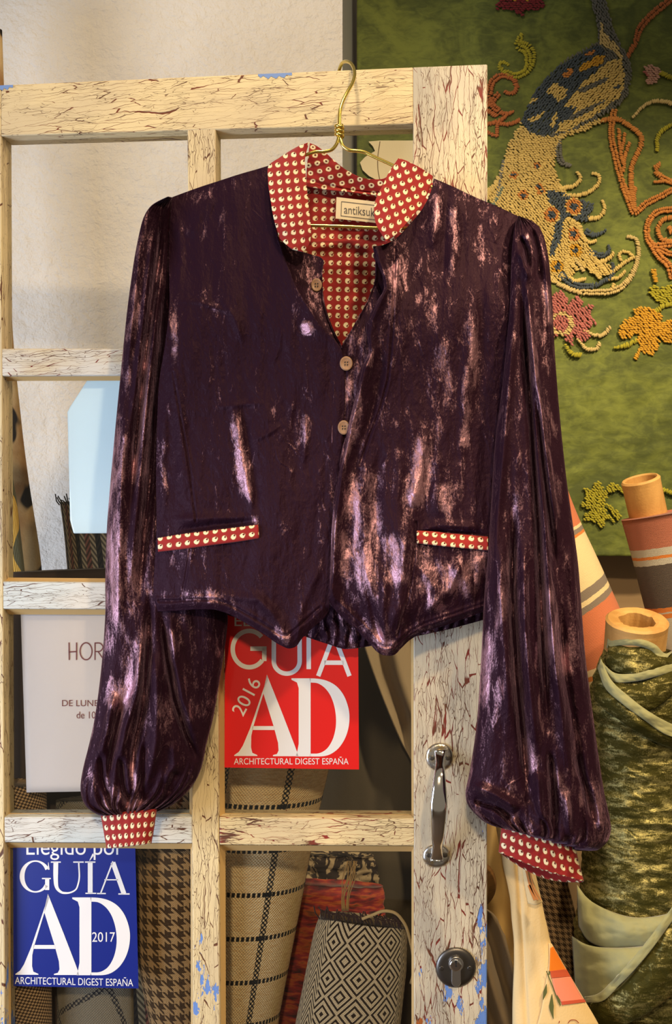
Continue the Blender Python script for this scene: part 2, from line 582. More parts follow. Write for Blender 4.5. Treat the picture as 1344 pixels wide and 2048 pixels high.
PANES = [((2, 272), (375, 259), (377, 698), (2, 697)), ((432, 256), (828, 247), (828, 697), (433, 697)),
         ((3, 751), (378, 750), (381, 1166), (4, 1163)), ((434, 749), (828, 749), (828, 1168), (436, 1166)),
         ((5, 1218), (383, 1219), (385, 1634), (8, 1634)), ((437, 1219), (828, 1221), (829, 1637), (439, 1634)),
         ((9, 1685), (387, 1687), (388, 2204), (12, 2200)), ((440, 1690), (829, 1692), (829, 2205), (441, 2204))]
for i, p in enumerate(PANES):
    f = np.array([dp(x, y, -0.018) for x, y in p]); b = np.array([dp(x, y, -0.021) for x, y in p])
    V, fc = box8(f, b)
    g = obj('glass_pane', V, fc, MT['glass'], door, smooth=False)
    if i >= 4 or i == 2:                       # wooden beads round the lower panes
        parts = []
        for k in range(4):
            a, c = p[k], p[(k + 1) % 4]
            cx = sum(q[0] for q in p) / 4; cy = sum(q[1] for q in p) / 4
            w = (11, 6, 8, 11)[k]
            def inn(q, w=w):
                return (q[0] + np.sign(cx - q[0]) * w, q[1] + np.sign(cy - q[1]) * w)
            ai, ci = inn(a), inn(c)
            if k in (0, 2): ai, ci = (ai[0] - np.sign(cx - a[0]) * w, ai[1]), (ci[0] - np.sign(cx - c[0]) * w, ci[1])
            else: ai, ci = (ai[0], a[1]), (ci[0], c[1])
            pts = [dp(*a, -0.006), dp(*c, -0.006), dp(*c, -0.0175), dp(*a, -0.0175), dp(*ai, -0.0175), dp(*ci, -0.0175)]
            parts.append((np.array(pts), [[0, 1, 5, 4], [0, 4, 3], [1, 2, 5], [3, 4, 5, 2], [0, 3, 2, 1]]))
        V, fc = merge(*parts)
        obj('glazing_bead', V, fc, MT['bead'], door, smooth=False)

# pull handle -------------------------------------------------------------
MT['chrome'] = plain('chrome', (0.78, 0.77, 0.75, 1), 0.10, Metallic=1.0)
MT['old_nickel'] = (lambda m: m.done(m.bsdf(m.mix(m.sstep(0.45, 0.65, m.noise(m.coord(), 120, 4)), (0.62, 0.60, 0.56, 1), (0.55, 0.42, 0.24, 1)), 0.3,
                    m.bump(m.noise(m.coord(), 260, 3), 0.35, 0.001), Metallic=1.0)))(M('worn_nickel'))
MT['dark_steel'] = plain('dark_brushed_steel', (0.16, 0.145, 0.13, 1), 0.38, Metallic=1.0)
MT['nickel'] = plain('satin_nickel', (0.62, 0.60, 0.57, 1), 0.28, Metallic=1.0)
MT['black'] = plain('black_slot', (0.004, 0.004, 0.004, 1), 0.8)


def disc_dome(cx, cy, rx, ry, h, off, n=40, shape=None, rings=6):
    """rounded boss on the door face, rx/ry in px, h metres"""
    V = []; a = np.linspace(0, 2 * np.pi, n, endpoint=False)
    for k in range(rings):
        s = 1 - 0.30 * (k / (rings - 1)) ** 2; z = h * math.sin(0.5 * math.pi * k / (rings - 1))
        rr = shape(a) if shape else 1.0
        V.append(dp(cx + rx * s * rr * np.cos(a), cy + ry * s * rr * np.sin(a), off + z))
    V.append(dp(cx, cy, off + h)[None])
    V = np.concatenate(V)
    f = []
    for k in range(rings - 1):
        for j in range(n):
            f.append([k*n + j, (k+1)*n + j, (k+1)*n + (j+1) % n, k*n + (j+1) % n])
    c = rings * n
    for j in range(n): f.append([(rings-1)*n + j, c, (rings-1)*n + (j+1) % n])
    return V, f


hd = None
handle = bpy.data.objects.new('pull_handle', None)
COL.objects.link(handle); handle.parent = door
for cy, sgn in ((1514, 1), (1712, -1)):
    pl = disc_dome(879 if sgn > 0 else 873, cy, 26, 31 if sgn > 0 else 26, 0.004, 0, 44, lambda a: 1 + 0.08 * np.cos(2 * a), 6)
    o = obj('base_plate', *pl, MT['old_nickel'], handle)
    for dx in (-15, 17):
        V, f = disc_dome((879 if sgn > 0 else 873) + dx, cy + 2 * sgn, 5.5, 5.5, 0.0016, 0.0030, 18)
        obj('screw', V, f, MT['dark_steel'], handle)
# swept strap grip
n = 60; m_ = 20
t = np.linspace(0, 1, n)
cy = 1500 + t * (1722 - 1500)
cx = 881 - 7 * t
half = np.interp(t, [0, .12, .25, .5, .75, .88, 1], [12, 9, 12, 17, 13, 10, 13])
rise = np.interp(t, [0, .08, .2, .35, .5, .65, .8, .92, 1], [.004, .012, .027, .034, .036, .034, .027, .012, .004])
rise = np.convolve(np.pad(rise, 3, mode='edge'), np.ones(7) / 7, 'valid')
thk = np.interp(t, [0, .1, .5, .9, 1], [.004, .0045, .0035, .0045, .004])
rows = []
for i in range(n):
    a = np.linspace(0, 2 * np.pi, m_, endpoint=False)
    sx = np.sign(np.cos(a)) * np.abs(np.cos(a)) ** 0.6; sy = np.sign(np.sin(a)) * np.abs(np.sin(a)) ** 0.8
    rows.append(dp(cx[i] + half[i] * sx, cy[i], rise[i] + thk[i] * sy))
V = np.concatenate(rows)
fc = grid_faces(n, m_, True).tolist() + [list(range(m_))[::-1], list(range((n-1)*m_, n*m_))]
obj('grip', V, fc, MT['chrome'], handle)

# lock escutcheon -----------------------------------------------------------
lock = bpy.data.objects.new('lock_escutcheon', None); COL.objects.link(lock); lock.parent = door
obj('rose_plate', *disc_dome(911.5, 1935, 40.5, 40.5, 0.0045, 0, 56, None, 8), MT['dark_steel'], lock)
cyl = []
a = np.linspace(0, 2 * np.pi, 40, endpoint=False)
# keyhole-shaped profile: circle above, rounded stem below
prof = []
for ang in np.linspace(math.radians(52), math.radians(-232), 30): prof.append((912.5 + 15 * math.cos(ang), 1930 - 15 * math.sin(ang)))
pr = [(912.5 + 15 * math.cos(g), 1929 + 15 * math.sin(g)) for g in np.linspace(math.radians(128), math.radians(412), 34)]
pr += [(922, 1962)] + [(912.5 + 9.5 * math.cos(g), 1964 + 9.5 * math.sin(g)) for g in np.linspace(0, math.pi, 12)] + [(903, 1962)]
np_ = len(pr)
V = np.concatenate([[dp(x, y, 0.002) for x, y in pr], [dp(x, y, 0.0085) for x, y in pr]])
fc = [[i, (i+1) % np_, np_ + (i+1) % np_, np_ + i] for i in range(np_)] + [list(range(np_, 2 * np_))]
bevel(obj('lock_cylinder', V, fc, MT['nickel'], lock, smooth=False), 0.0006)
obj('key_plug', *disc_dome(911.5, 1931, 12, 12, 0.0012, 0.0084, 32), MT['chrome'], lock)
V = np.array([dp(x, y, 0.0099) for x, y in [(909.5, 1921), (914, 1921), (914, 1926), (912.5, 1929), (914.5, 1934), (910.5, 1934), (911.5, 1928), (909.5, 1925)]])
obj('keyhole', V, [list(range(8))[::-1]], MT['black'], lock, smooth=False)
for dx in (-28, 28):
    obj('screw', *disc_dome(911.5 + dx, 1937, 5, 5, 0.0008, 0.0040, 16), MT['dark_steel'], lock)
# the wooden knob on the far side of the leaf
kp = np.array([[0, 0.0], [0.010, 0.0], [0.012, -0.012], [0.022, -0.020], [0.026, -0.032], [0.022, -0.044], [0, -0.048]])
c = dp(962, 1786, -TH)
V = []; nn = 28
for r, y in kp:
    for g in np.linspace(0, 2*np.pi, nn, endpoint=False):
        V.append(c + np.array([r * math.cos(g) , -y, r * 1.25 * math.sin(g)]))
mk = M('dark_turned_wood'); mkco = mk.coord()
MT['dark_wood'] = mk.done(mk.bsdf(mk.mix(mk.noise(mk.mapping(mkco, (40, 40, 400)), 1.0, 3), srgb(70, 44, 22), srgb(132, 92, 48)), 0.4))
obj('knob', V, grid_faces(len(kp), nn, True)[:, ::-1], MT['dark_wood'], door)['label'] = 'dark turned wooden knob on the back of the door'


# ------------------------------------------------------------------ lettering
def text_mesh(body):
    c = bpy.data.curves.new('lettering', 'FONT'); c.body = body
    o = bpy.data.objects.new('lettering', c); COL.objects.link(o)
    bpy.context.view_layer.update()
    dg = bpy.context.evaluated_depsgraph_get()
    e = o.evaluated_get(dg); me = e.to_mesh()
    V = np.array([v.co[:2] for v in me.vertices]); fc = [list(p.vertices) for p in me.polygons]
    e.to_mesh_clear()
    bpy.data.objects.remove(o); bpy.data.curves.remove(c)
    return V, fc


def fit_text(body, x0, y0, x1, y1, rot=0.0, shear=0.0):
    """px verts of a line of type whose box is x0..x1 across and y0 (top) .. y1 (foot)"""
    V, fc = text_mesh(body)
    mn, mx = V.min(0), V.max(0)
    T = (V - mn) / (mx - mn)
    x = x0 + T[:, 0] * (x1 - x0); y = y1 - T[:, 1] * (y1 - y0)
    if rot:
        cx, cy = (x0 + x1) / 2, (y0 + y1) / 2
        c, s_ = math.cos(rot), math.sin(rot)
        x, y = cx + (x - cx) * c + (y - cy) * s_, cy - (x - cx) * s_ + (y - cy) * c
    y = y + shear * (x - x0)
    return np.stack([x, y], -1), fc


def stroke(P, w, n=0):
    """px ribbon along P, w full width (scalar or per point)"""
    P = np.asarray(P, float)
    if n: P = resample(P, n)
    w = np.broadcast_to(np.asarray(w, float), (len(P),)) if np.ndim(w) == 0 or len(w) == len(P) else np.interp(np.linspace(0, 1, len(P)), np.linspace(0, 1, len(w)), w)
    T = np.gradient(P, axis=0); T /= np.linalg.norm(T, axis=1)[:, None] + 1e-9
    N = np.stack([-T[:, 1], T[:, 0]], -1)
    A = P + N * w[:, None] / 2; B = P - N * w[:, None] / 2
    V = np.concatenate([A, B]); k = len(P)
    return V, [[i, i + 1, k + i + 1, k + i] for i in range(k - 1)]


def merge2(*parts):
    V = []; Fs = []; o = 0
    for v, f in parts:
        v = np.asarray(v, float); V.append(v); Fs += [[i + o for i in q] for q in f]; o += len(v)
    return np.concatenate(V), Fs


def poly(P):
    return np.asarray(P, float), [list(range(len(P)))]


def AD(tf):
    arcO = [(800, 612), (870, 615), (960, 635), (1040, 680), (1100, 750), (1140, 840), (1160, 950), (1150, 1060), (1110, 1170), (1050, 1250), (970, 1300), (900, 1312), (800, 1312)]
    arcI = [(810, 650), (870, 655), (930, 690), (980, 750), (1015, 830), (1035, 920), (1040, 1000), (1030, 1090), (1000, 1180), (950, 1250), (880, 1285), (840, 1287), (810, 1287)]
    o_ = resample(arcO, 50); i_ = resample(arcI, 50)
    bowl = (np.concatenate([o_, i_]), [[k, k + 1, 50 + k + 1, 50 + k] for k in range(49)])
    parts = [poly([(420, 578), (432, 620), (390, 745), (300, 1040), (280, 1130), (278, 1230), (290, 1280), (335, 1300), (335, 1308), (128, 1308), (128, 1300), (170, 1270), (205, 1215), (270, 1060), (395, 690)]),
             poly([(420, 578), (560, 930), (670, 1215), (690, 1270), (702, 1310), (475, 1310), (475, 1300), (510, 1290), (525, 1260), (520, 1190), (480, 1040), (388, 745), (395, 690)]),
             poly([(292, 1040), (482, 1040), (492, 1075), (288, 1075)]),
             poly([(640, 612), (812, 612), (812, 1312), (678, 1312), (692, 1270), (705, 1200), (705, 700), (690, 650), (640, 625)]), bowl]
    V, f = merge2(*parts)
    return tf(V), f


def letters(name, parts, mat, parent, off, conv, lab=None):
    V, f = merge2(*parts)
    P = conv(V, off)
    # face the camera
    out = []
    for q in f:
        a = P[q]
        nrm = sum(np.cross(a[i] - a[0], a[i + 1] - a[0]) for i in range(1, len(q) - 1))
        out.append(q if nrm[1] < 0 else q[::-1])
    o = obj(name, P, out, mat, parent, smooth=False)
    if lab: o['label'] = lab
    return o


def sheet(name, q, off, th, mat, conv=dp, n=24, wob=0.0, parent=None, sag=None):
    """thin printed sheet with a front and a back"""
    P = coons([q[0], q[1]], [q[1], q[2]], [q[3], q[2]], [q[0], q[3]], n, n, False)
    d = off + (wob * fbm(P[..., 0] / 70, P[..., 1] / 70, 2, 5) if wob else 0)
    A = conv(P[..., 0], P[..., 1], d).reshape(-1, 3); B = conv(P[..., 0], P[..., 1], d - th).reshape(-1, 3)
    f = grid_faces(n, n)
    m = n * n
    edge = [i for i in range(n)] + [i * n + n - 1 for i in range(1, n)] + [m - 1 - i for i in range(1, n)] + [(n - 1 - i) * n for i in range(1, n - 1)]
    fs = f.tolist() + (f[:, ::-1] + m).tolist()
    fs += [[edge[i], edge[(i + 1) % len(edge)], m + edge[(i + 1) % len(edge)], m + edge[i]] for i in range(len(edge))]
    return np.concatenate([A, B]), fs


conv_d = lambda V, off: dp(V[:, 0], V[:, 1], off)
GL = -0.018                                    # front of the glass
MT['vinyl_red'] = plain('red_vinyl', srgb(222, 22, 18), 0.35, Coat_Weight=0.4, Coat_Roughness=0.08)
MT['vinyl_blue'] = plain('blue_vinyl', srgb(12, 32, 124), 0.35, Coat_Weight=0.4, Coat_Roughness=0.08)
MT['ink_white'] = plain('white_ink', srgb(232, 228, 224), 0.4)

# red sticker
rs = thing('sticker', 'red guide sticker with white lettering below the jacket hem', 'sticker', dp(584, 1540, GL), 'guide stickers on the door glass')
q = [(450, 1222), (716, 1222), (718, 1539), (449, 1535)]
V, f = sheet('sheet', q, GL + 0.0012, 0.0008, None); obj('sticker_sheet', V, f, MT['vinyl_red'], rs, smooth=False)
R = lambda V: np.stack([440 + np.asarray(V)[:, 0] / 4.48, 1220 + np.asarray(V)[:, 1] / 4.48], -1)
LO = GL + 0.0015
sw = 40
tg = np.linspace(math.radians(-42), math.radians(-335), 40)
G = [(258 + 150 * math.cos(a), 350 - 165 * math.sin(-a)) for a in tg]
G = [(262 + 148 * math.cos(a), 350 + 163 * math.sin(a)) for a in np.linspace(math.radians(-42), math.radians(-322), 44)] 
parts = [(R(stroke(G, sw)[0]), stroke(G, sw)[1])]
def rstroke(P, w, n=0):
    v, f_ = stroke(P, w, n); return R(v), f_
parts += [rstroke([(397, 458), (397, 328)], sw), rstroke([(272, 346), (416, 346)], sw)]
U = [(482, 210), (482, 460)] + [(598 + 116 * math.cos(a), 458 + 112 * math.sin(a)) for a in np.linspace(math.pi, 0, 24)] + [(712, 210)]
parts += [rstroke(U, sw), rstroke([(795, 200), (795, 530)], sw), rstroke([(880, 592), (1022, 215)], sw), rstroke([(1160, 592), (1018, 215)], sw), rstroke([(935, 472), (1110, 472)], sw)]
letters('lettering', parts, MT['ink_white'], rs, LO, conv_d)
v, f = fit_text('ELEGIDO POR', 130, 50, 1140, 145); letters('lettering', [(R(v), f)], MT['ink_white'], rs, LO, conv_d)
v, f = AD(R); letters('logo', [(v, f)], MT['ink_white'], rs, LO, conv_d)
v, f = fit_text('2016', 236 - 175, 775 - 62, 236 + 175, 775 + 62, math.radians(62)); letters('lettering', [(R(v), f)], MT['ink_white'], rs, LO, conv_d)
v, f = fit_text('ARCHITECTURAL DIGEST ESPAÑA', 125, 1314, 1152, 1384); letters('lettering', [(R(v), f)], MT['ink_white'], rs, LO, conv_d)

# blue sticker
bs = thing('sticker', 'dark blue guide sticker in the bottom left pane', 'sticker', dp(150, 1975, GL), 'guide stickers on the door glass')
q = [(26, 1672), (270, 1672), (277, 1977), (27, 1972)]
V, f = sheet('sheet', q, GL + 0.0012, 0.0008, None); obj('sticker_sheet', V, f, MT['vinyl_blue'], bs, smooth=False)
B = lambda V: np.stack([10 + np.asarray(V)[:, 0] / 4.8, 1680 + np.asarray(V)[:, 1] / 4.8], -1)
def bstroke(P, w, n=0):
    v, f_ = stroke(P, w, n); return B(v), f_
def AB(V):
    V = np.asarray(V, float)
    return B(np.stack([100 + (V[:, 0] - 128) * (1100 / 1032), 515 + (V[:, 1] - 578) * (783 / 734)], -1))
letters('logo', [AD(AB)], MT['ink_white'], bs, LO, conv_d)
th = np.linspace(math.radians(-28), math.radians(-325), 50)
gp = [(292 + 128 * math.cos(a), 350 + 148 * math.sin(a)) for a in th]
parts = [bstroke(gp, [14 + 32 * abs(math.cos(a)) ** 2 for a in th]), bstroke([(405, 480), (405, 372)], 40), bstroke([(355, 370), (440, 370)], 12), bstroke([(416, 215), (420, 285)], [4, 16]),
         bstroke([(488, 210), (488, 400), (505, 470), (560, 508), (625, 505), (680, 475), (705, 410), (708, 210)], [46, 46, 40, 22, 14, 14, 14, 14], 40),
         bstroke([(440, 212), (536, 212)], 12), bstroke([(655, 212), (756, 212)], 12), bstroke([(818, 212), (818, 512)], 46), bstroke([(768, 212), (868, 212)], 12), bstroke([(772, 512), (875, 512)], 12),
         bstroke([(850, 135), (812, 198)], [22, 5]), bstroke([(1036, 205), (918, 512)], 14), bstroke([(1036, 215), (1142, 515)], 46), bstroke([(955, 382), (1085, 382)], 11),
         bstroke([(882, 514), (968, 514)], 12), bstroke([(1088, 518), (1196, 518)], 12)]
letters('lettering', parts, MT['ink_white'], bs, LO, conv_d)
for s_, bx in (('Elegido por', (205, -10, 1135, 192)), ('2017', (836, 885, 1056, 978)), ('ARCHITECTURAL DIGEST ESPAÑA', (95, 1296, 1230, 1382))):
    v, f = fit_text(s_, *bx, shear=0.02 if 'ARCH' in s_ else 0); letters('lettering', [(B(v), f)], MT['ink_white'], bs, LO, conv_d)

# opening-hours notice behind the glass
MT['notice_paper'] = plain('notice_paper', srgb(226, 218, 214), 0.6)
MT['ink_mauve'] = plain('mauve_ink', srgb(128, 70, 70), 0.6)
nt = thing('notice', 'white opening hours notice behind the left pane', 'notice', dp(160, 1590, -0.024))
q = [(41, 1215), (330, 1215), (330, 1580), (53, 1585)]
V, f = sheet('sheet', q, -0.0225, 0.0010, None, wob=0.0006); obj('notice_sheet', V, f, MT['notice_paper'], nt)
ident = lambda V: np.asarray(V, float)
def pstroke(P, w, n=0): return stroke(P, w, n)
e1, e2 = 1285, 1320
cap = []
def H(x, w=15): return [stroke([(x, e1), (x + .5, e2)], 2.6), stroke([(x + w, e1), (x + w, e2)], 2.6), stroke([(x - 1, e1 + 19), (x + w + 1, e1 + 18)], 2.6)]
def O(x, w=24): return [stroke([(x + w/2 + w/2 * math.cos(a), (e1+e2)/2 + 17 * math.sin(a)) for a in np.linspace(0, 2*math.pi, 32)], 2.6)]
def Rr(x, w=18): return [stroke([(x, e1), (x, e2)], 2.6), stroke([(x, e1 + 1), (x + 11, e1 + 2), (x + 16, e1 + 9), (x + 11, e1 + 17), (x, e1 + 18)], 2.6, 20), stroke([(x + 6, e1 + 18), (x + w, e2)], 2.6)]
def A_(x, w=20): return [stroke([(x, e2), (x + w/2, e1)], 2.6), stroke([(x + w, e2), (x + w/2, e1)], 2.6), stroke([(x + 3, e1 + 22), (x + w - 3, e1 + 22)], 2.6)]
def I_(x): return [stroke([(x, e1), (x, e2)], 2.6)]
letters('lettering', H(138) + O(160) + Rr(190) + A_(212) + Rr(238) + I_(263) + O(271), MT['ink_mauve'], nt, -0.0218, conv_d)
v, f = fit_text('DE LUNES', 124, 1400, 205, 1412.5); letters('lettering', [(v, f)], MT['ink_mauve'], nt, -0.0218, conv_d)
v, f = fit_text('de 10', 153, 1423, 191, 1437); letters('lettering', [(v, f)], MT['ink_mauve'], nt, -0.0218, conv_d)

# pale blue panel behind the glass, with an added glow
MT['acrylic'] = plain('pale_blue_added_glow', srgb(216, 238, 250), 0.12, Coat_Weight=0.5, Coat_Roughness=0.03, Emission_Color=(0.62, 0.84, 1.0, 1), Emission_Strength=0.32)  # emission added to brighten the panel; no light source behind it
MT['ink_straw'] = plain('straw_ink', srgb(222, 212, 160), 0.4)
sg = thing('added_glow_panel', 'pale blue panel with added glow and clipped corners beside the left sleeve', 'sign', dp(200, 1067, -0.03))
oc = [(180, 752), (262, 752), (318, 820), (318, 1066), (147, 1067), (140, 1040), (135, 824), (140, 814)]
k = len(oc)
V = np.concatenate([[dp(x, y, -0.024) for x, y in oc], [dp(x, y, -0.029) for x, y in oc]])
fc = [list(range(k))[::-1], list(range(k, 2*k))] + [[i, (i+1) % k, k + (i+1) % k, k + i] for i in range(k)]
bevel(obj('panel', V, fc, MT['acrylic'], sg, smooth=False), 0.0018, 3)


# ------------------------------------------------------------------ velvet jacket
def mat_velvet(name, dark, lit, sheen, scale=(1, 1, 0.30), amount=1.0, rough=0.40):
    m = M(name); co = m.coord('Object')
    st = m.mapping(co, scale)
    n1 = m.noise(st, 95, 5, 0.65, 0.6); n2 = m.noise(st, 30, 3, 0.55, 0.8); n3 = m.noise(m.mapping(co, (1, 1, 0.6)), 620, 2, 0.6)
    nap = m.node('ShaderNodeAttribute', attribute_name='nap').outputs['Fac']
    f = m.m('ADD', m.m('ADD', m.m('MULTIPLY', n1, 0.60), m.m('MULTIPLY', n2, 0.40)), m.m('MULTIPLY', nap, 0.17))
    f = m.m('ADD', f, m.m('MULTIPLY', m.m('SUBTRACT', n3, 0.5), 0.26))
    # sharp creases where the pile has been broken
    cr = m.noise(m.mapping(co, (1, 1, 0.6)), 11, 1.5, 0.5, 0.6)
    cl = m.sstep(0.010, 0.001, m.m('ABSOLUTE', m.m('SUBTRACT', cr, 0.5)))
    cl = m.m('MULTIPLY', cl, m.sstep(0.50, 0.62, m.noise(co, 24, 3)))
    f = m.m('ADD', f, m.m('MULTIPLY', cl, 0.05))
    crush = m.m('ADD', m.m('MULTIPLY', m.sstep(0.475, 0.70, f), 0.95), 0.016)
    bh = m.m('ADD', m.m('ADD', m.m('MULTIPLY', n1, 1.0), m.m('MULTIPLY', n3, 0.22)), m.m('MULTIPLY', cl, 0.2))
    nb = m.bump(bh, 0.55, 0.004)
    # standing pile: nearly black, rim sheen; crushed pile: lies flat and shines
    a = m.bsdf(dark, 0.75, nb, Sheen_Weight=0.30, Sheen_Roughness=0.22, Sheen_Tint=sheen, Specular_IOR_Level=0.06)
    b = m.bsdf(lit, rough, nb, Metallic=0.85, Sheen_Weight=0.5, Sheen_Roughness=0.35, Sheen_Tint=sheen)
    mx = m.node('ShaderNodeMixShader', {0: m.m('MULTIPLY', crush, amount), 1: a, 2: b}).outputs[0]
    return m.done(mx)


def mat_print(name, ring=False, hole=(0.10, 0.13), pitch=1.0):
    m = M(name); uv = m.node('ShaderNodeUVMap').outputs[0]
    wob = m.noise(uv, 1.7, 2, 0.5, 0, True)
    uvw = m.vm('ADD', uv, m.vm('MULTIPLY', m.vm('SUBTRACT', wob, (0.5, 0.5, 0.5)), (0.22, 0.22, 0)))
    fr = m.vm('SUBTRACT', m.vm('FRACTION', uvw), (0.5, 0.5, 0.0))
    x, y, z = m.sep(fr)
    d = m.m('SQRT', m.m('ADD', m.m('MULTIPLY', x, x), m.m('MULTIPLY', y, y)))
    hx = m.m('SUBTRACT', x, hole[0]); hy = m.m('SUBTRACT', y, hole[1])
    hd_ = m.m('SQRT', m.m('ADD', m.m('MULTIPLY', hx, hx), m.m('MULTIPLY', hy, hy)))
    dot = m.sstep(0.310, 0.270, d)
    hole_ = m.sstep(0.13, 0.09, hd_)
    tail = m.sstep(0.08, 0.05, m.m('ABSOLUTE', m.m('SUBTRACT', hx, m.m('MULTIPLY', hy, 0.7))))
    tail = m.m('MULTIPLY', tail, m.sstep(0.0, 0.05, hy))
    if ring: tail = 0.0
    k = m.m('MULTIPLY', dot, m.m('SUBTRACT', 1.0, m.m('MAXIMUM', hole_, tail)))
    halo = m.m('MULTIPLY', m.sstep(0.39, 0.34, d), 0.35)
    co = m.coord()
    n = m.noise(co, 900, 2)
    base = m.mix(m.noise(co, 40, 3), srgb(158, 38, 32), srgb(136, 26, 28))
    base = m.mix(halo, base, srgb(150, 96, 50))
    base = m.mix(m.m('MULTIPLY', hole_, dot), base, srgb(90, 26, 20))
    c = m.mix(k, base, srgb(236, 220, 180))
    return m.done(m.bsdf(c, 0.75, m.bump(m.m('ADD', m.m('MULTIPLY', n, 0.4), m.noise(co, 60, 3)), 0.35, 0.002), Sheen_Weight=0.1, Specular_IOR_Level=0.25))


MT['velvet'] = mat_velvet('aubergine_crushed_velvet', (0.0150, 0.0036, 0.0100, 1), (0.45, 0.235, 0.275, 1), (0.62, 0.36, 0.52, 1))
MT['print'] = mat_print('red_dotted_cotton')
MT['print_lining'] = mat_print('red_dotted_lining', False, (0.11, -0.10))
MT['print_back'] = mat_print('red_dotted_cotton_reverse', True, (0.02, 0.02))
MT['gold'] = plain('gold_wire', (0.86, 0.66, 0.16, 1), 0.22, Metallic=1.0)
MT['button'] = (lambda m: m.done(m.bsdf(m.mix(m.noise(m.coord(), 300, 4), srgb(168, 128, 92), srgb(128, 92, 66)), 0.45)))(M('horn_button'))
MT['tape'] = plain('woven_label_tape', srgb(226, 208, 170), 0.7)
MT['ink_grey'] = plain('grey_thread', srgb(90, 84, 76), 0.7)

JOFF = 0.0
jacket = thing('jacket', 'aubergine crushed velvet jacket with red dotted collar hanging on the door', 'jacket', dp(680, 1312, 0.06))

# gilt wire hanger ----------------------------------------------------------
hg = thing('coat_hanger', 'gold wire coat hanger hooked over the top of the door', 'coat hanger', dp(680, 300, 0.05))
hk = [(679, 268, .052), (679, 240, .050), (680, 222, .048), (685, 204, .044), (695, 184, .038), (704, 168, .031), (709, 152, .023), (708, 138, .013), (702, 127, .001), (692, 123, -.014), (683, 128, -.030), (678, 142, -.041), (676, 165, -.045), (675, 190, -.046)]
P = smooth3(np.array([dp(*p) for p in hk]), 70)
V, f = tube(P, 0.0023, 12); obj('hook', V, f, MT['gold'], hg)
parts = []
nt_ = 100; tt = np.linspace(0, 1, nt_)
c0 = dp(678.5, 266, .052)
hel = np.stack([c0[0] + 0.0044 * np.cos(tt * 2 * np.pi * 3.2 + 0.5), c0[1] + 0.0044 * np.sin(tt * 2 * np.pi * 3.2 + 0.5), c0[2] + 0.0108 - 0.0165 * tt], -1)
V, f = tube(hel, 0.0022, 10); obj('twist', V, f, MT['gold'], hg)
def wire(pts, n=60): return tube(smooth3(np.array([dp(*p) for p in pts]), n), 0.0022, 12)
parts = [wire([(678, 262, .052), (677, 276, .052), (672, 290, .052), (664, 299, .052), (650, 303, .052), (630, 304, .052), (614, 309, .052), (570, 330, .052), (470, 386, .048), (410, 420, .044), (392, 436, .043), (390, 446, .043), (402, 452, .044)], 120),
         wire([(679, 262, .052), (681, 280, .052), (687, 293, .052), (698, 300, .052), (716, 302, .052), (728, 304, .052), (745, 312, .052), (800, 338, .052), (880, 384, .050), (945, 425, .046), (965, 438, .045), (966, 450, .045), (952, 456, .046)], 120),
         wire([(400, 451, .044), (500, 451, .048), (620, 451, .05), (690, 453, .05), (752, 456, .05), (850, 457, .048), (956, 456, .046)], 30)]
V, f = merge(*parts); obj('frame', V, f, MT['gold'], hg)


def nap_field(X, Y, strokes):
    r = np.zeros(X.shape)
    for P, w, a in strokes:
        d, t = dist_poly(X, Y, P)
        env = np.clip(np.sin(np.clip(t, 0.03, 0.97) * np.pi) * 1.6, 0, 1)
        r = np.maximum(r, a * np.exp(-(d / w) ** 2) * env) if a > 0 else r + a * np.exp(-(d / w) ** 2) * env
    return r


def ridge_field(X, Y, ridges):
    r = np.zeros(X.shape)
    for P, w, a in ridges:
        d, t = dist_poly(X, Y, P)
        env = np.clip(np.sin(np.clip(t, 0.02, 0.98) * np.pi) * 1.8, 0, 1)
        r += a * np.exp(-(d / w) ** 2) * env
    return r


def groove_field(X, Y, grooves):
    r = np.zeros(X.shape)
    for P, w, a in grooves:
        d, t = dist_poly(X, Y, P)
        r -= a * np.exp(-(d / w) ** 2)
        r += 0.6 * a * np.exp(-((d - 2.2 * w) / (1.4 * w)) ** 2)
    return r


def crumple(X, Y, k=1.0, seed=0):
    # cloth hangs in long soft folds, creased crosswise here and there
    r = 0.0046 * fbm(X / 95, Y / 330, 3, seed) + 0.0009 * (ridged(X / 34 + 0.35 * fbm(X / 60, Y / 60, 2, seed + 5), Y / 120, 2, seed + 2) - 0.4)
    r = r + 0.0005 * (ridged(X / 15, Y / 26, 2, seed + 9) - 0.4) + 0.00018 * fbm(X / 5, Y / 8, 2, seed + 4)
    return k * r


class Panel:
    def __init__(s, G, off):
        s.G = G; s.off = off
    def at(s, x, y):
        d = (s.G[..., 0] - x) ** 2 + (s.G[..., 1] - y) ** 2
        return float(s.off.ravel()[d.argmin()])


def cloth_panel(name, G, off, mat, mats=None, nap=None, th=0.0022, parent=jacket, uv=None, label=None):
    V = dp(G[..., 0], G[..., 1], off)
    nv, nu = G.shape[:2]
    o = obj(name, V.reshape(-1, 3), grid_faces(nv, nu), mat, parent, uv=None if uv is None else uv.reshape(-1, 2), mats=mats,
            attr={'nap': nap if nap is not None else np.zeros(nv * nu)})
    solid(o, th, -1, 1 if mats and len(mats) > 1 else 0)
    if label: o['label'] = label
    return Panel(G, off)


def print_uv(G, pitch, rot=0.0, bend=0.0):
    x = G[..., 0] / pitch[0]; y = -G[..., 1] / pitch[1]
    c, s_ = math.cos(rot), math.sin(rot)
    return np.stack([x * c + y * s_, -x * s_ + y * c], -1)


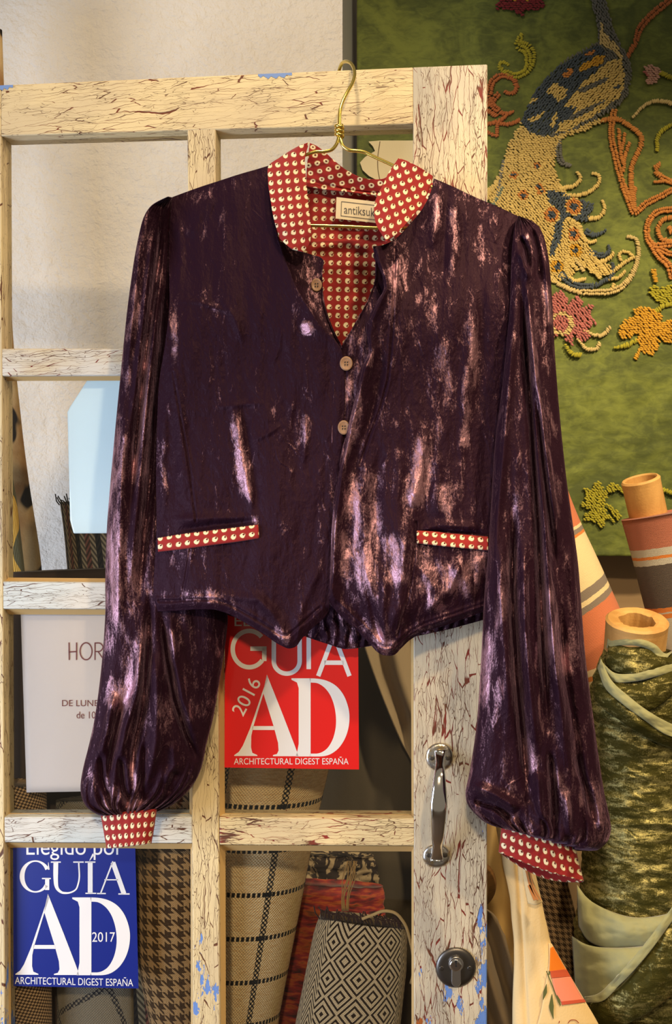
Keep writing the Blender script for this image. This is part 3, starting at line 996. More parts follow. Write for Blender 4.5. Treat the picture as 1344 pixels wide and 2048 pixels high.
# --- back of the jacket with its printed lining
top = [(345, 402), (440, 372), (540, 345), (612, 368), (690, 378), (765, 385), (868, 366), (960, 402), (1032, 438)]
left = [(345, 402), (342, 600), (330, 800), (322, 1000), (318, 1160)]
right = [(1032, 438), (1020, 600), (1006, 800), (992, 1000), (972, 1170)]
bot = [(318, 1160), (420, 1170), (560, 1188), (650, 1195), (720, 1198), (800, 1194), (880, 1186), (972, 1170)]
G = coons(top, right, bot, left, 150, 200)
X, Y = G[..., 0], G[..., 1]
off = 0.022 + 0.004 * fbm(X / 120, Y / 200, 3, 31) + 0.0012 * ridged(X / 60, Y / 45, 2, 33)
off += ridge_field(X, Y, [([(618, 500), (660, 488), (700, 484), (745, 500)], 9, 0.007), ([(630, 470), (700, 462), (760, 470)], 14, -0.004), ([(700, 520), (690, 600), (676, 690)], 16, 0.005), ([(740, 520), (725, 640)], 12, -0.005)])
cloth_panel('back_lining', G, off, MT['print_lining'], uv=print_uv(G, (17.2, 17.6), math.radians(-2)), th=0.0015, label='red dotted lining inside the back')
# velvet hem of the back, gathered
bot2 = [(316, 1206), (420, 1220), (500, 1244), (600, 1270), (655, 1288), (690, 1298), (730, 1294), (770, 1286), (835, 1272), (900, 1258), (966, 1240)]
G = coons(bot, [(972, 1170), (966, 1240)], bot2, [(318, 1160), (316, 1206)], 260, 30)
X, Y = G[..., 0], G[..., 1]; v_ = np.linspace(0, 1, 30)[:, None]
off = 0.026 + 0.0022 * np.sin(X / 3.3 + 2 * fbm(X / 30, Y / 30, 2, 3)) * (0.3 + 0.7 * v_) + 0.006 * np.sin(v_ * np.pi) + 0.002 * fbm(X / 30, Y / 20, 2, 41)
cloth_panel('back_hem', G, off, MT['velvet'], nap=np.full(X.shape, -0.15))

# --- left front (as seen)
Ltop = [(345, 394), (372, 384), (400, 374), (440, 361), (480, 348), (515, 338), (538, 331)]
Lright = [(538, 331), (537, 361), (542, 400), (549, 444), (558, 482), (574, 530), (600, 588), (640, 650), (681, 695), (690, 770), (684, 900), (674, 1050), (664, 1150), (658, 1222)]
Lbot = [(304, 1208), (312, 1222), (345, 1222), (391, 1219), (425, 1219), (452, 1226), (480, 1240), (527, 1268), (562, 1291), (578, 1297), (590, 1294), (604, 1277), (630, 1252), (648, 1236), (658, 1222)]
Lleft = [(345, 394), (340, 440), (338, 520), (339, 602), (330, 690), (319, 760), (314, 855), (312, 960), (313, 1043), (309, 1130), (304, 1208)]
nu, nv = 240, 420
G = coons(Ltop, Lright, Lbot, Lleft, nu, nv)
X, Y = G[..., 0], G[..., 1]
u_ = np.linspace(0, 1, nu)[None, :] + 0 * X; v_ = np.linspace(0, 1, nv)[:, None] + 0 * X
prof = 1 - (1 - np.clip(u_, 0, 1)) ** 2.4
off = 0.050 + 0.036 * sst(0.10, 0.34, v_) * (1 - prof) + 0.048 * prof * (0.25 + 0.75 * sst(0, 0.35, v_)) + 0.010 * sst(0.55, 1, v_) * np.sin(u_ * np.pi) - 0.006 * np.exp(-(v_ / 0.03) ** 2)
off += crumple(X, Y, 1.1, 11)
off += ridge_field(X, Y, [
    ([(462, 800), (478, 880), (492, 960), (508, 1030)], 9, 0.0042), ([(480, 800), (500, 900), (520, 1040)], 8, -0.0030),
    ([(610, 640), (622, 668)], 10, 0.0026), ([(440, 590), (470, 640), (488, 690)], 6, 0.0020), ([(565, 650), (555, 700), (540, 740)], 5, 0.0018),
    ([(350, 600), (400, 604), (460, 625)], 6, 0.0018), ([(430, 815), (490, 808), (530, 806)], 5, 0.0018), ([(510, 880), (545, 862), (560, 850)], 5, 0.0020),
    ([(610, 830), (612, 880), (606, 930)], 6, 0.0028), ([(345, 700), (350, 800), (362, 900), (370, 1000)], 12, 0.0030),
    ([(330, 800), (325, 950), (330, 1040)], 9, 0.0040), ([(345, 1040), (430, 1036), (510, 1038)], 8, 0.0040), ([(350, 1062), (430, 1050), (515, 1040)], 7, -0.0050),
    ([(500, 1180), (545, 1230), (575, 1275)], 10, 0.0040), ([(640, 1130), (610, 1200), (590, 1270)], 9, 0.0030), ([(430, 1190), (520, 1200), (560, 1240)], 9, 0.0030),
    ([(380, 480), (400, 430), (430, 390)], 9, 0.0025), ([(355, 430), (362, 520), (358, 590)], 8, 0.0035)])
# rounded roll towards the lapel fold and along the hem, seams as grooves
dl, _ = dist_poly(X, Y, Lright[3:9]); off += 0.004 * np.exp(-(dl / 22) ** 2)
db, _ = dist_poly(X, Y, Lbot); off -= 0.004 * np.exp(-(db / 7) ** 2)
hemseam = [(x + (6 if x < 330 else 0), y - 20) for x, y in Lbot[1:9]] + [(575, 1272), (592, 1258), (640, 1215)]
off += groove_field(X, Y, [([(346, 745), (362, 840), (378, 930), (392, 1042)], 2.0, 0.0012), ([(380, 1100), (372, 1150), (362, 1200)], 2.0, 0.0012), (hemseam, 2.5, 0.0016)])
NAPL = [([(466, 810), (480, 900), (500, 1020)], 15, 1.35), ([(605, 640), (622, 672)], 13, 1.4), ([(610, 820), (612, 900)], 9, 0.7), ([(330, 860), (326, 1000)], 14, 0.8),
        ([(346, 600), (350, 680), (346, 740)], 10, 0.9), ([(545, 1250), (585, 1290)], 14, 1.0), ([(330, 1190), (420, 1190), (500, 1215)], 16, 0.6), ([(330, 1130), (380, 1110), (430, 1110)], 26, 0.5),
        ([(500, 1040), (520, 1040)], 14, 0.8), ([(645, 1060), (640, 1160)], 12, 0.5), ([(350, 400), (420, 385), (500, 350)], 16, 0.5), ([(390, 560), (460, 640)], 30, 0.25), ([(400, 480), (440, 420)], 16, 0.3)]
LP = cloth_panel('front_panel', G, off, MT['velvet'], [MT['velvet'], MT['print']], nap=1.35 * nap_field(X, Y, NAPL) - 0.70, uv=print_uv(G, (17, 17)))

# turned-back facing beside the neck opening
G = coons([(556, 480), (580, 493), (604, 503), (626, 510), (643, 516), (648, 523)], [(648, 523), (645, 545), (645, 575), (648, 610), (662, 655), (682, 697)],
          [(681, 696), (682, 697)], [(556, 480), (574, 532), (600, 590), (640, 651), (681, 696)], 60, 140)
X, Y = G[..., 0], G[..., 1]; u_ = np.linspace(0, 1, 60)[None, :] + 0 * X; v_ = np.linspace(0, 1, 140)[:, None] + 0 * X
off = 0.086 + 0.012 * v_ - 0.016 * u_ * (1 - v_) - 0.006 * np.sin(u_ * np.pi) * (1 - v_) + crumple(X, Y, 0.4, 21) + 0.003 * np.exp(-((1 - u_) / 0.08) ** 2)
FP = cloth_panel('facing', G, off, MT['velvet'], nap=np.full(X.shape, -0.35))

# button stand that runs under the right front
SL = [(747, 492), (752, 520), (752, 548), (736, 598), (708, 650), (683, 692), (671, 712), (667, 780), (663, 900), (661, 1000), (660, 1100), (658, 1190)]
SR = [(790, 492), (792, 540), (790, 600), (775, 650), (765, 700), (752, 740), (740, 800), (728, 870), (712, 960), (700, 1050), (690, 1120), (686, 1190)]
G = coons([SL[0], SR[0]], SR, [SL[-1], SR[-1]], SL, 60, 300)
X, Y = G[..., 0], G[..., 1]; u_ = np.linspace(0, 1, 60)[None, :] + 0 * X; v_ = np.linspace(0, 1, 300)[:, None] + 0 * X
off = 0.074 + 0.022 * sst(0, 0.32, v_) + crumple(X, Y, 0.3, 23) + 0.0022 * np.exp(-(u_ / 0.06) ** 2) + 0.0015 * fbm(X / 14, Y / 60, 2, 6)
SP = cloth_panel('button_stand', G, off, MT['velvet'], nap=nap_field(X, Y, [([(669, 730), (664, 1000), (661, 1150)], 5, 0.8), ([(697, 750), (694, 810)], 8, 1.0), ([(715, 630), (735, 600)], 8, .2)]) - 0.3)

# --- right front (as seen)
Rtop = [(868, 357), (885, 364), (910, 375), (950, 394), (1000, 415), (1038, 433)]
Rright = [(1038, 433), (1029, 486), (1025, 530), (1027, 589), (1022, 660), (1014, 780), (1008, 900), (1004, 1000), (998, 1100), (992, 1170), (984, 1218)]
Rleft = [(868, 357), (861, 385), (843, 420), (818, 450), (790, 478), (766, 490), (752, 494), (748, 503), (754, 525), (765, 555), (768, 575), (752, 606), (738, 638), (734, 672), (737, 704), (722, 738), (708, 804), (696, 853), (677, 950), (664, 1048), (660, 1146), (656, 1190)]
Rbot = [(656, 1190), (660, 1206), (672, 1222), (713, 1260), (740, 1288), (756, 1305), (770, 1311), (788, 1310), (802, 1297), (820, 1280), (850, 1264), (884, 1253), (933, 1236), (984, 1218)]
nu, nv = 250, 440
G = coons(Rtop, Rright, Rbot, Rleft, nu, nv)
X, Y = G[..., 0], G[..., 1]
u_ = np.linspace(0, 1, nu)[None, :] + 0 * X; v_ = np.linspace(0, 1, nv)[:, None] + 0 * X
prof = 1 - np.clip(u_, 0, 1) ** 2.4
off = 0.050 + 0.030 * sst(0.03, 0.25, v_) * (1 - prof) + 0.050 * prof * (0.25 + 0.75 * sst(0, 0.35, v_)) + 0.008 + 0.016 * sst(0.5, 1, v_) * np.sin(np.clip(u_ * 0.9 + 0.05, 0, 1) * np.pi) - 0.006 * np.exp(-(v_ / 0.03) ** 2)
off -= 0.020 * sst(0.90, 1.0, v_) * np.sin(np.clip(u_ * 0.9 + 0.05, 0, 1) * np.pi)
off += crumple(X, Y, 1.15, 51)
off += ridge_field(X, Y, [
    ([(800, 500), (790, 580), (775, 640)], 11, 0.0050), ([(875, 370), (872, 440), (862, 500)], 9, 0.0040), ([(905, 390), (912, 450), (905, 560)], 10, 0.0040), ([(893, 380), (890, 460), (885, 560)], 7, -0.0030),
    ([(950, 600), (940, 700), (930, 800), (925, 880)], 13, 0.0045), ([(965, 560), (962, 700), (950, 850)], 10, -0.0030), ([(735, 900), (722, 1000), (730, 1120), (745, 1230)], 14, 0.0060), ([(765, 880), (752, 1000), (765, 1150)], 12, -0.0040),
    ([(855, 850), (840, 940), (826, 1020)], 14, 0.0065), ([(800, 900), (792, 1000), (800, 1100)], 12, 0.0040), ([(880, 900), (872, 1000), (880, 1040)], 14, 0.0040), ([(820, 1010), (808, 1120), (800, 1200), (780, 1280)], 11, 0.0060),
    ([(770, 1150), (765, 1230), (770, 1290)], 8, 0.0050), ([(730, 1160), (750, 1240), (765, 1290)], 7, -0.0040), ([(845, 1130), (870, 1180), (860, 1230)], 12, 0.0050), ([(900, 1120), (930, 1160), (950, 1210)], 12, 0.0045),
    ([(930, 1110), (900, 1180), (840, 1240)], 10, 0.0040), ([(960, 1110), (955, 1180)], 9, 0.0035), ([(835, 1062), (880, 1050), (960, 1056)], 8, 0.0045), ([(835, 1070), (900, 1064), (970, 1070)], 6, -0.0060),
    ([(745, 700), (735, 760), (728, 830), (705, 900)], 11, 0.0050), ([(760, 690), (765, 740), (750, 800), (730, 870)], 7, -0.0040)])
dl, _ = dist_poly(X, Y, Rleft[7:]); off += 0.013 * np.exp(-(dl / 18) ** 2) - 0.010 * np.exp(-(dl / 4) ** 2)
db, _ = dist_poly(X, Y, Rbot); off += -0.005 * np.exp(-(db / 6) ** 2) + 0.003 * np.exp(-((db - 14) / 7) ** 2)
seam = [(790, 495), (788, 560), (786, 640), (780, 720), (776, 760), (760, 820), (740, 870), (720, 930)]
off += groove_field(X, Y, [(seam, 2.2, 0.0018), ([(832, 1045), (828, 1120), (815, 1200), (795, 1270)], 2.4, 0.0018), ([(x, y - 17) for x, y in Rbot[2:]], 2.4, 0.0014)])
NAPR = [([(722, 745), (708, 810), (694, 870), (678, 950)], 10, 1.0), ([(668, 1010), (664, 1100), (662, 1170)], 9, 0.8), ([(800, 500), (790, 580), (770, 660)], 15, 0.9), ([(875, 380), (872, 470)], 9, 0.9), ([(905, 400), (910, 480), (900, 560)], 13, 0.8), ([(950, 600), (935, 760), (925, 900)], 15, 0.8), ([(930, 840), (928, 900)], 10, 1.0),
        ([(730, 900), (720, 1000), (735, 1150), (750, 1230)], 26, 1.05), ([(855, 860), (838, 960), (822, 1030)], 22, 1.35), ([(885, 960), (890, 1030)], 26, 0.8), ([(800, 1060), (790, 1180)], 34, 0.95),
        ([(850, 1130), (900, 1160), (950, 1150)], 46, 0.95), ([(845, 1200), (900, 1215)], 26, 0.8), ([(750, 1260), (790, 1300)], 22, 0.8), ([(720, 760), (705, 860), (690, 930)], 14, 1.0), ([(745, 690), (735, 740)], 12, 0.9), ([(775, 560), (778, 640), (760, 700)], 12, 0.6),
        ([(905, 640), (870, 760), (860, 800)], 22, 0.4), ([(690, 1050), (690, 1180)], 20, 0.6), ([(960, 1090), (955, 1200)], 18, 0.7)]
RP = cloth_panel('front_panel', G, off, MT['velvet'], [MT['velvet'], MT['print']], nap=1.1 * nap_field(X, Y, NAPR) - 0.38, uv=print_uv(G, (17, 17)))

# --- buttons
for bx, by, P_, rx, ry in ((633, 570, FP, 11, 13.5), (692.5, 727, SP, 13, 14.5), (687.5, 855, SP, 12, 14.5)):
    b0 = P_.at(bx, by) + 0.0012
    n = 32; a = np.linspace(0, 2 * np.pi, n, endpoint=False); V = []
    for rr, z in ((1, 0), (1.0, .0022), (.88, .0030), (.74, .0026), (.5, .0020)):
        V.append(dp(bx + rx * rr * np.cos(a), by + ry * rr * np.sin(a), b0 + z))
    V.append(dp(bx, by, b0 + .002)[None]); V = np.concatenate(V)
    f = [[k*n+j, (k+1)*n+j, (k+1)*n+(j+1) % n, k*n+(j+1) % n] for k in range(4) for j in range(n)] + [[4*n+j, 5*n, 4*n+(j+1) % n] for j in range(n)]
    bt = obj('button', V, f, MT['button'], jacket)
    hs = []
    for hx, hy in ((-2.4, -2.6), (2.4, -2.6), (-2.4, 2.6), (2.4, 2.6)):
        q = [dp(bx + hx + 1.3 * math.cos(g), by + hy + 1.5 * math.sin(g), b0 + .0026) for g in np.linspace(0, 2*np.pi, 10, endpoint=False)]
        hs.append((np.array(q), [list(range(10))[::-1]]))
    V, f = merge(*hs); obj('thread_holes', V, f, MT['black'], bt, smooth=False)

# --- pocket welts
for P_, tp, bt_ in ((LP, [(315, 1076), (350, 1070), (420, 1061), (470, 1055), (516, 1049)], [(316, 1104), (360, 1099), (420, 1091), (480, 1083), (518, 1077)]),
                    (RP, [(834, 1061), (870, 1063), (920, 1068), (976, 1073)], [(834, 1087), (880, 1092), (930, 1097), (976, 1101)])):
    G = coons(tp, [tp[-1], bt_[-1]], bt_, [tp[0], bt_[0]], 60, 12)
    off = np.array([[P_.at(x, y) for x, y in r[::6]] for r in G[::11]])
    ob = np.stack([np.interp(np.arange(60), np.arange(60)[::6], np.convolve(np.pad(r, 2, mode='edge'), np.ones(5)/5, 'valid')) for r in off])
    w = np.linspace(0, 1, 12)[:, None]
    off = ob[0] * (1 - w) + ob[1] * w + 0.0066 - 0.002 * np.abs(2 * w - 1) ** 4
    sl = math.atan2(bt_[-1][1] - bt_[0][1], bt_[-1][0] - bt_[0][0])
    cloth_panel('pocket_welt', G, off, MT['print'], uv=print_uv(G, (18.3, 17.5), 0) * 1.0 if False else np.stack([(G[..., 0]) / 18.3, -(G[..., 1] - math.tan(sl) * G[..., 0]) / 16.5 + (0.35 if P_ is LP else 0.15)], -1), th=0.0035, label='red dotted welt of the pocket')

# --- collar
G = coons([(620, 286), (632, 291), (645, 300), (665, 318), (690, 338), (715, 352), (740, 358), (768, 357), (797, 330)], [(797, 330), (790, 360), (768, 392)],
          [(612, 373), (650, 379), (700, 384), (768, 392)], [(620, 286), (614, 330), (612, 373)], 110, 50)
X, Y = G[..., 0], G[..., 1]; v_ = np.linspace(0, 1, 50)[:, None] + 0 * X
off = 0.030 + 0.004 * (1 - v_) + 0.0025 * fbm(X / 34, Y / 40, 2, 61) + 0.004 * np.exp(-((v_ - 1) / 0.12) ** 2) - 0.003 * np.exp(-((v_ - 0.86) / 0.05) ** 2)
cloth_panel('collar_back', G, off, MT['print_back'], uv=print_uv(G, (18.5, 16.5), math.radians(14)), th=0.002, label='red ring-dotted inside of the back collar')
cl = [(589, 296), (559, 315), (537, 332), (536, 361), (541, 400), (549, 444), (560, 478)]
cr = [(619, 285), (614, 299), (610, 319), (613, 364), (617, 409), (622, 466), (618, 490), (606, 504)]
G = coons([(589, 296), (604, 289), (619, 285)], cr, [(560, 478), (580, 495), (606, 504)], cl, 70, 130)
X, Y = G[..., 0], G[..., 1]; u_ = np.linspace(0, 1, 70)[None, :] + 0 * X; v_ = np.linspace(0, 1, 130)[:, None] + 0 * X
off = 0.060 + 0.040 * sst(0, 0.8, v_) + 0.006 * np.sin(u_ * np.pi) - 0.010 * (1 - v_) * (1 - u_) + 0.0012 * fbm(X / 25, Y / 30, 2, 63)
cloth_panel('collar_wing', G, off, MT['print'], [MT['print'], MT['print_back']], uv=print_uv(G, (17, 17.2), math.radians(6)), th=0.0028)
cr2 = [(866, 352), (861, 375), (842, 410), (815, 444), (786, 474), (773, 483)]
cl2 = [(797, 316), (786, 332), (777, 346), (765, 372), (753, 394), (748, 421), (751, 445), (762, 467), (773, 483)]
G = coons([(797, 316), (812, 321), (827, 328), (848, 340), (866, 352)], cr2[:-1] + [(775, 482)], [(771, 481), (773, 484), (775, 482)], cl2[:-1] + [(771, 481)], 80, 120)
X, Y = G[..., 0], G[..., 1]; u_ = np.linspace(0, 1, 80)[None, :] + 0 * X; v_ = np.linspace(0, 1, 120)[:, None] + 0 * X
off = 0.064 + 0.044 * sst(0, 0.9, v_) + 0.007 * np.sin(u_ * np.pi) * (1 - v_ * 0.7) - 0.008 * (1 - v_) * u_ + 0.0012 * fbm(X / 25, Y / 30, 2, 65)
cloth_panel('collar_wing', G, off, MT['print'], [MT['print'], MT['print_back']], uv=print_uv(G, (16.8, 17.4), math.radians(22)), th=0.0028)

# --- woven label
q = [(673, 394), (790, 408), (789, 450), (671, 437)]
V, f = sheet('label', q, 0.0345, 0.001, None); lb = obj('brand_label', V, f, MT['tape'], jacket, smooth=False)
lb['label'] = 'cream woven label sewn to the lining'
parts = [stroke([(683, 403), (788, 415)], 1.2), stroke([(682, 431.5), (788, 444)], 1.2), stroke([(683, 403), (682, 432)], 1.2)]
letters('border_line', parts, MT['ink_grey'], lb, 0.0349, conv_d)
v, f = fit_text('antiksuk', 688, 410, 750, 427, shear=0.10); letters('lettering', [(v, f)], MT['ink_grey'], lb, 0.0349, conv_d)


# --- sleeves
def sleeve(rows, c_off, depth, pleats, nap, seed, gather_lo, gather_hi, label=None, tilt=0.0, nu=170, nv=420, name='sleeve', top_g=8, bot_g=11, nap0=-0.25, cr=1.0):
    rows = np.array(rows, float)
    L = resample(rows[:, :2], nv); R = resample(rows[:, 2:], nv)
    # keep left and right rows level with each other
    d = np.linspace(0, 1, nv)
    key = np.linspace(0, 1, len(rows))
    Lx = np.stack([np.interp(d, key, rows[:, k]) for k in range(4)], -1)
    ker = np.ones(15) / 15
    Ls = np.stack([np.convolve(np.pad(Lx[:, k], 7, mode='edge'), ker, 'valid') for k in range(4)], -1)
    w8 = np.clip(np.minimum(d / 0.02, (1 - d) / 0.02), 0, 1)[:, None]
    Ls = Ls * w8 + Lx * (1 - w8)
    L, R = Ls[:, :2], Ls[:, 2:]
    th = np.linspace(0, np.pi, nu)
    uu = (1 - np.cos(th)) / 2
    P = L[:, None] * (1 - uu[None, :, None]) + R[:, None] * uu[None, :, None]
    X, Y = P[..., 0], P[..., 1]
    U = uu[None, :] + 0 * X; Vv = d[:, None] + 0 * X
    wid = np.linalg.norm(R - L, axis=1)[:, None] * DY / F
    r = np.minimum(depth, 0.30 * wid) * np.ones_like(X)
    s = np.sin(th)[None, :] ** 0.75
    c = np.interp(d, np.linspace(0, 1, len(c_off)), c_off)[:, None] + tilt * (U - 0.5)
    edge = np.sin(th)[None, :] ** 0.5
    f = crumple(X, Y, cr, seed) * edge
    f = f + edge * pleats(X, Y, U, Vv)
    g1 = gather_hi * np.exp(-(Vv / 0.07) ** 2); g2 = gather_lo * np.exp(-((1 - Vv) / 0.13) ** 2)
    f = f + edge * (g1 * np.sin(2 * np.pi * (top_g * U + 0.4 * fbm(U * 3, Vv * 2, 2, seed))) + g2 * np.sin(2 * np.pi * (bot_g * U + 0.9 * fbm(U * 4, Vv * 3, 2, seed + 1))))
    # puff closes towards the cuff
    close = np.sqrt(np.clip(1 - ((Vv - 0.93) / 0.072) ** 2, 0.06, 1)) if gather_lo else 1.0
    close = np.where(Vv > 0.93, close, 1.0)
    front = c + r * s * close + f
    back = c - r * s * close * 0.8
    A = dp(X, Y, front); B = dp(X, Y, back)
    nap_ = nap_field(X, Y, nap) + nap0
    V = np.concatenate([A, B[:, ::-1][:, 1:-1]], 1)
    npv = np.concatenate([nap_, nap_[:, ::-1][:, 1:-1]], 1)
    k = V.shape[1]
    o = obj(name, V.reshape(-1, 3), grid_faces(nv, k, True), MT['velvet'], jacket, attr={'nap': npv})
    if label: o['label'] = label
    return o


rowsL = [(336, 393, 346, 395), (318, 401, 347, 404), (303, 410, 345, 413), (292, 424, 343, 428), (284, 442, 341, 446), (275, 482, 340, 484), (267, 525, 340, 525), (254, 620, 342, 620), (244, 720, 346, 720), (232, 840, 352, 840), (221, 960, 366, 960), (213, 1060, 388, 1060),
         (210, 1160, 428, 1160), (211, 1222, 458, 1222), (207, 1290, 451, 1290), (199, 1370, 438, 1370), (189, 1440, 426, 1440), (178, 1490, 412, 1490), (166, 1535, 405, 1530), (160, 1572, 395, 1556), (163, 1596, 378, 1582), (172, 1614, 352, 1606), (190, 1627, 326, 1620), (204, 1632, 313, 1624)]
vl = lambda pts, w, a: (pts, w, a)
PL = [([(330, 420), (318, 520), (300, 640), (285, 760), (272, 880), (262, 1000)], 6, -0.0070), ([(312, 430), (298, 540), (282, 680), (268, 800), (255, 900)], 7, 0.0040),
      ([(338, 560), (326, 700), (312, 800), (305, 900), (296, 1000), (286, 1100), (280, 1200)], 9, -0.0090), ([(322, 560), (306, 700), (292, 820), (280, 960), (268, 1080), (258, 1200)], 9, 0.0060),
      ([(282, 480), (268, 600), (255, 740)], 7, 0.0030), ([(255, 780), (245, 900), (238, 1020), (236, 1160), (232, 1280)], 13, 0.0060),
      ([(300, 1180), (296, 1300), (285, 1420), (268, 1500), (262, 1570)], 7, -0.0090), ([(322, 1225), (335, 1320), (350, 1400), (372, 1470), (398, 1530)], 7, -0.0110), ([(338, 1225), (350, 1320), (366, 1400), (390, 1470)], 9, 0.0060),
      ([(282, 1280), (275, 1380), (250, 1460), (235, 1540)], 9, 0.0070), ([(310, 1300), (315, 1400), (312, 1480), (300, 1560)], 12, 0.0070), ([(230, 1380), (215, 1450), (195, 1530)], 9, 0.0070), ([(245, 1400), (228, 1480), (215, 1560)], 6, -0.0080),
      ([(200, 1500), (205, 1560), (220, 1610)], 6, -0.0070), ([(240, 1510), (246, 1570), (258, 1615)], 6, -0.0070), ([(290, 1480), (285, 1560), (280, 1610)], 6, -0.0060), ([(355, 1540), (330, 1590)], 8, -0.0060), ([(345, 1480), (350, 1530), (330, 1570)], 10, 0.0050)]
NL = [([(250, 800), (240, 920), (232, 1050), (226, 1180), (228, 1300)], 20, 1.05), ([(300, 640), (288, 780), (278, 900), (272, 1000)], 12, 0.9), ([(318, 480), (312, 600)], 8, 0.7), ([(286, 880), (290, 960)], 10, 0.8), ([(270, 1080), (262, 1160), (268, 1260)], 14, 0.7),
      ([(282, 1240), (270, 1300), (255, 1380), (230, 1440)], 18, 1.15), ([(320, 1380), (318, 1440)], 10, 0.9), ([(240, 1340), (225, 1420)], 22, 0.9), ([(205, 1560), (260, 1610), (310, 1605)], 14, 0.8), ([(262, 1520), (270, 1590)], 8, 1.0), ([(345, 1250), (350, 1310)], 12, 0.6), ([(395, 1400), (405, 1440)], 14, 0.5), ([(270, 560), (258, 700)], 12, 0.3)]
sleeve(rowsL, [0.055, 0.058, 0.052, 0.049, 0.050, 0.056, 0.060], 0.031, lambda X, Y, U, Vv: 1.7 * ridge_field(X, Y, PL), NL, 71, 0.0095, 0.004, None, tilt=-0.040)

rowsR = [(1037, 431, 1041, 433), (1031, 446, 1062, 440), (1027, 468, 1079, 453), (1024, 494, 1090, 477), (1022, 532, 1099, 525), (1021, 600, 1105, 605), (1013, 690, 1109, 695), (1004, 780, 1115, 780), (991, 872, 1123, 868), (984, 975, 1133, 960), (977, 1097, 1146, 1050), (968, 1195, 1157, 1130),
         (965, 1268, 1163, 1215), (960, 1358, 1170, 1310), (953, 1457, 1183, 1408), (940, 1540, 1196, 1505), (930, 1584, 1208, 1585), (933, 1606, 1219, 1632), (944, 1622, 1223, 1658), (966, 1643, 1216, 1684), (988, 1653, 1196, 1702), (1006, 1656, 1156, 1702)]
PR = [([(1030, 600), (1016, 760), (1006, 900), (994, 1040), (984, 1180)], 9, 0.0060), ([(1052, 560), (1066, 700), (1084, 850), (1104, 1000), (1118, 1100)], 7, 0.0070), ([(1042, 560), (1054, 720), (1066, 880), (1076, 1040), (1082, 1200), (1088, 1340), (1094, 1460)], 7, -0.0120),
      ([(1058, 700), (1072, 900), (1090, 1050), (1100, 1200), (1112, 1340), (1130, 1450)], 8, 0.0060), ([(1070, 760), (1084, 900), (1100, 1040), (1112, 1150)], 6, -0.0070), ([(1004, 1040), (1000, 1180), (1010, 1320), (1020, 1460)], 12, 0.0060), ([(1026, 1000), (1024, 1180), (1032, 1340), (1046, 1480), (1056, 1600)], 8, -0.0110),
      ([(1048, 1080), (1050, 1240), (1062, 1400), (1076, 1520)], 10, 0.0070), ([(1118, 1200), (1130, 1340), (1150, 1460), (1165, 1560)], 8, -0.0070), ([(1096, 1100), (1106, 1260), (1120, 1400), (1140, 1560)], 12, 0.0050), ([(1140, 1080), (1152, 1240), (1166, 1400)], 9, 0.0050),
      ([(1090, 500), (1098, 600), (1102, 720)], 6, 0.0040), ([(1062, 450), (1075, 500), (1080, 570)], 6, -0.0060), ([(1040, 470), (1052, 500), (1056, 540)], 6, -0.0060), ([(1034, 500), (1046, 520), (1058, 560)], 6, 0.0040),
      ([(945, 1570), (990, 1590), (1040, 1620)], 10, 0.0070), ([(945, 1600), (990, 1612), (1030, 1640)], 7, -0.0080), ([(1150, 1500), (1172, 1580), (1190, 1650)], 7, -0.0090), ([(1100, 1500), (1105, 1580), (1110, 1660)], 7, -0.0090), ([(1075, 1540), (1080, 1600), (1085, 1650)], 8, 0.0060), ([(1130, 1580), (1140, 1640), (1145, 1690)], 8, 0.0060), ([(1185, 1560), (1200, 1620), (1205, 1670)], 9, 0.0050)]
NR = [([(975, 1240), (965, 1340), (960, 1420)], 14, 0.9), ([(1020, 760), (1004, 900)], 8, 0.9), ([(1060, 620), (1072, 760), (1088, 880)], 9, 0.9), ([(1092, 560), (1100, 660)], 8, 1.0), ([(1005, 1150), (1010, 1260)], 12, 0.6), ([(1090, 1150), (1098, 1240), (1100, 1320)], 22, 0.85), ([(1128, 1280), (1140, 1360)], 24, 0.9), ([(1052, 1460), (1068, 1560)], 10, 0.9), ([(1110, 1530), (1140, 1640)], 12, 0.9), ([(1150, 1560), (1165, 1620)], 12, 0.6), ([(960, 1560), (1000, 1580)], 12, 0.5), ([(1190, 1600), (1200, 1660)], 12, 0.9), ([(1040, 480), (1060, 470)], 6, 1.0), ([(1080, 1080), (1085, 1180)], 12, 0.5), ([(1040, 1380), (1030, 1300)], 14, 0.5)]
sleeve(rowsR, [0.060, 0.082, 0.092, 0.092, 0.088, 0.084], 0.044, lambda X, Y, U, Vv: 2.0 * ridge_field(X, Y, PR), NR, 81, 0.0105, 0.0045, None, tilt=-0.012, bot_g=8)


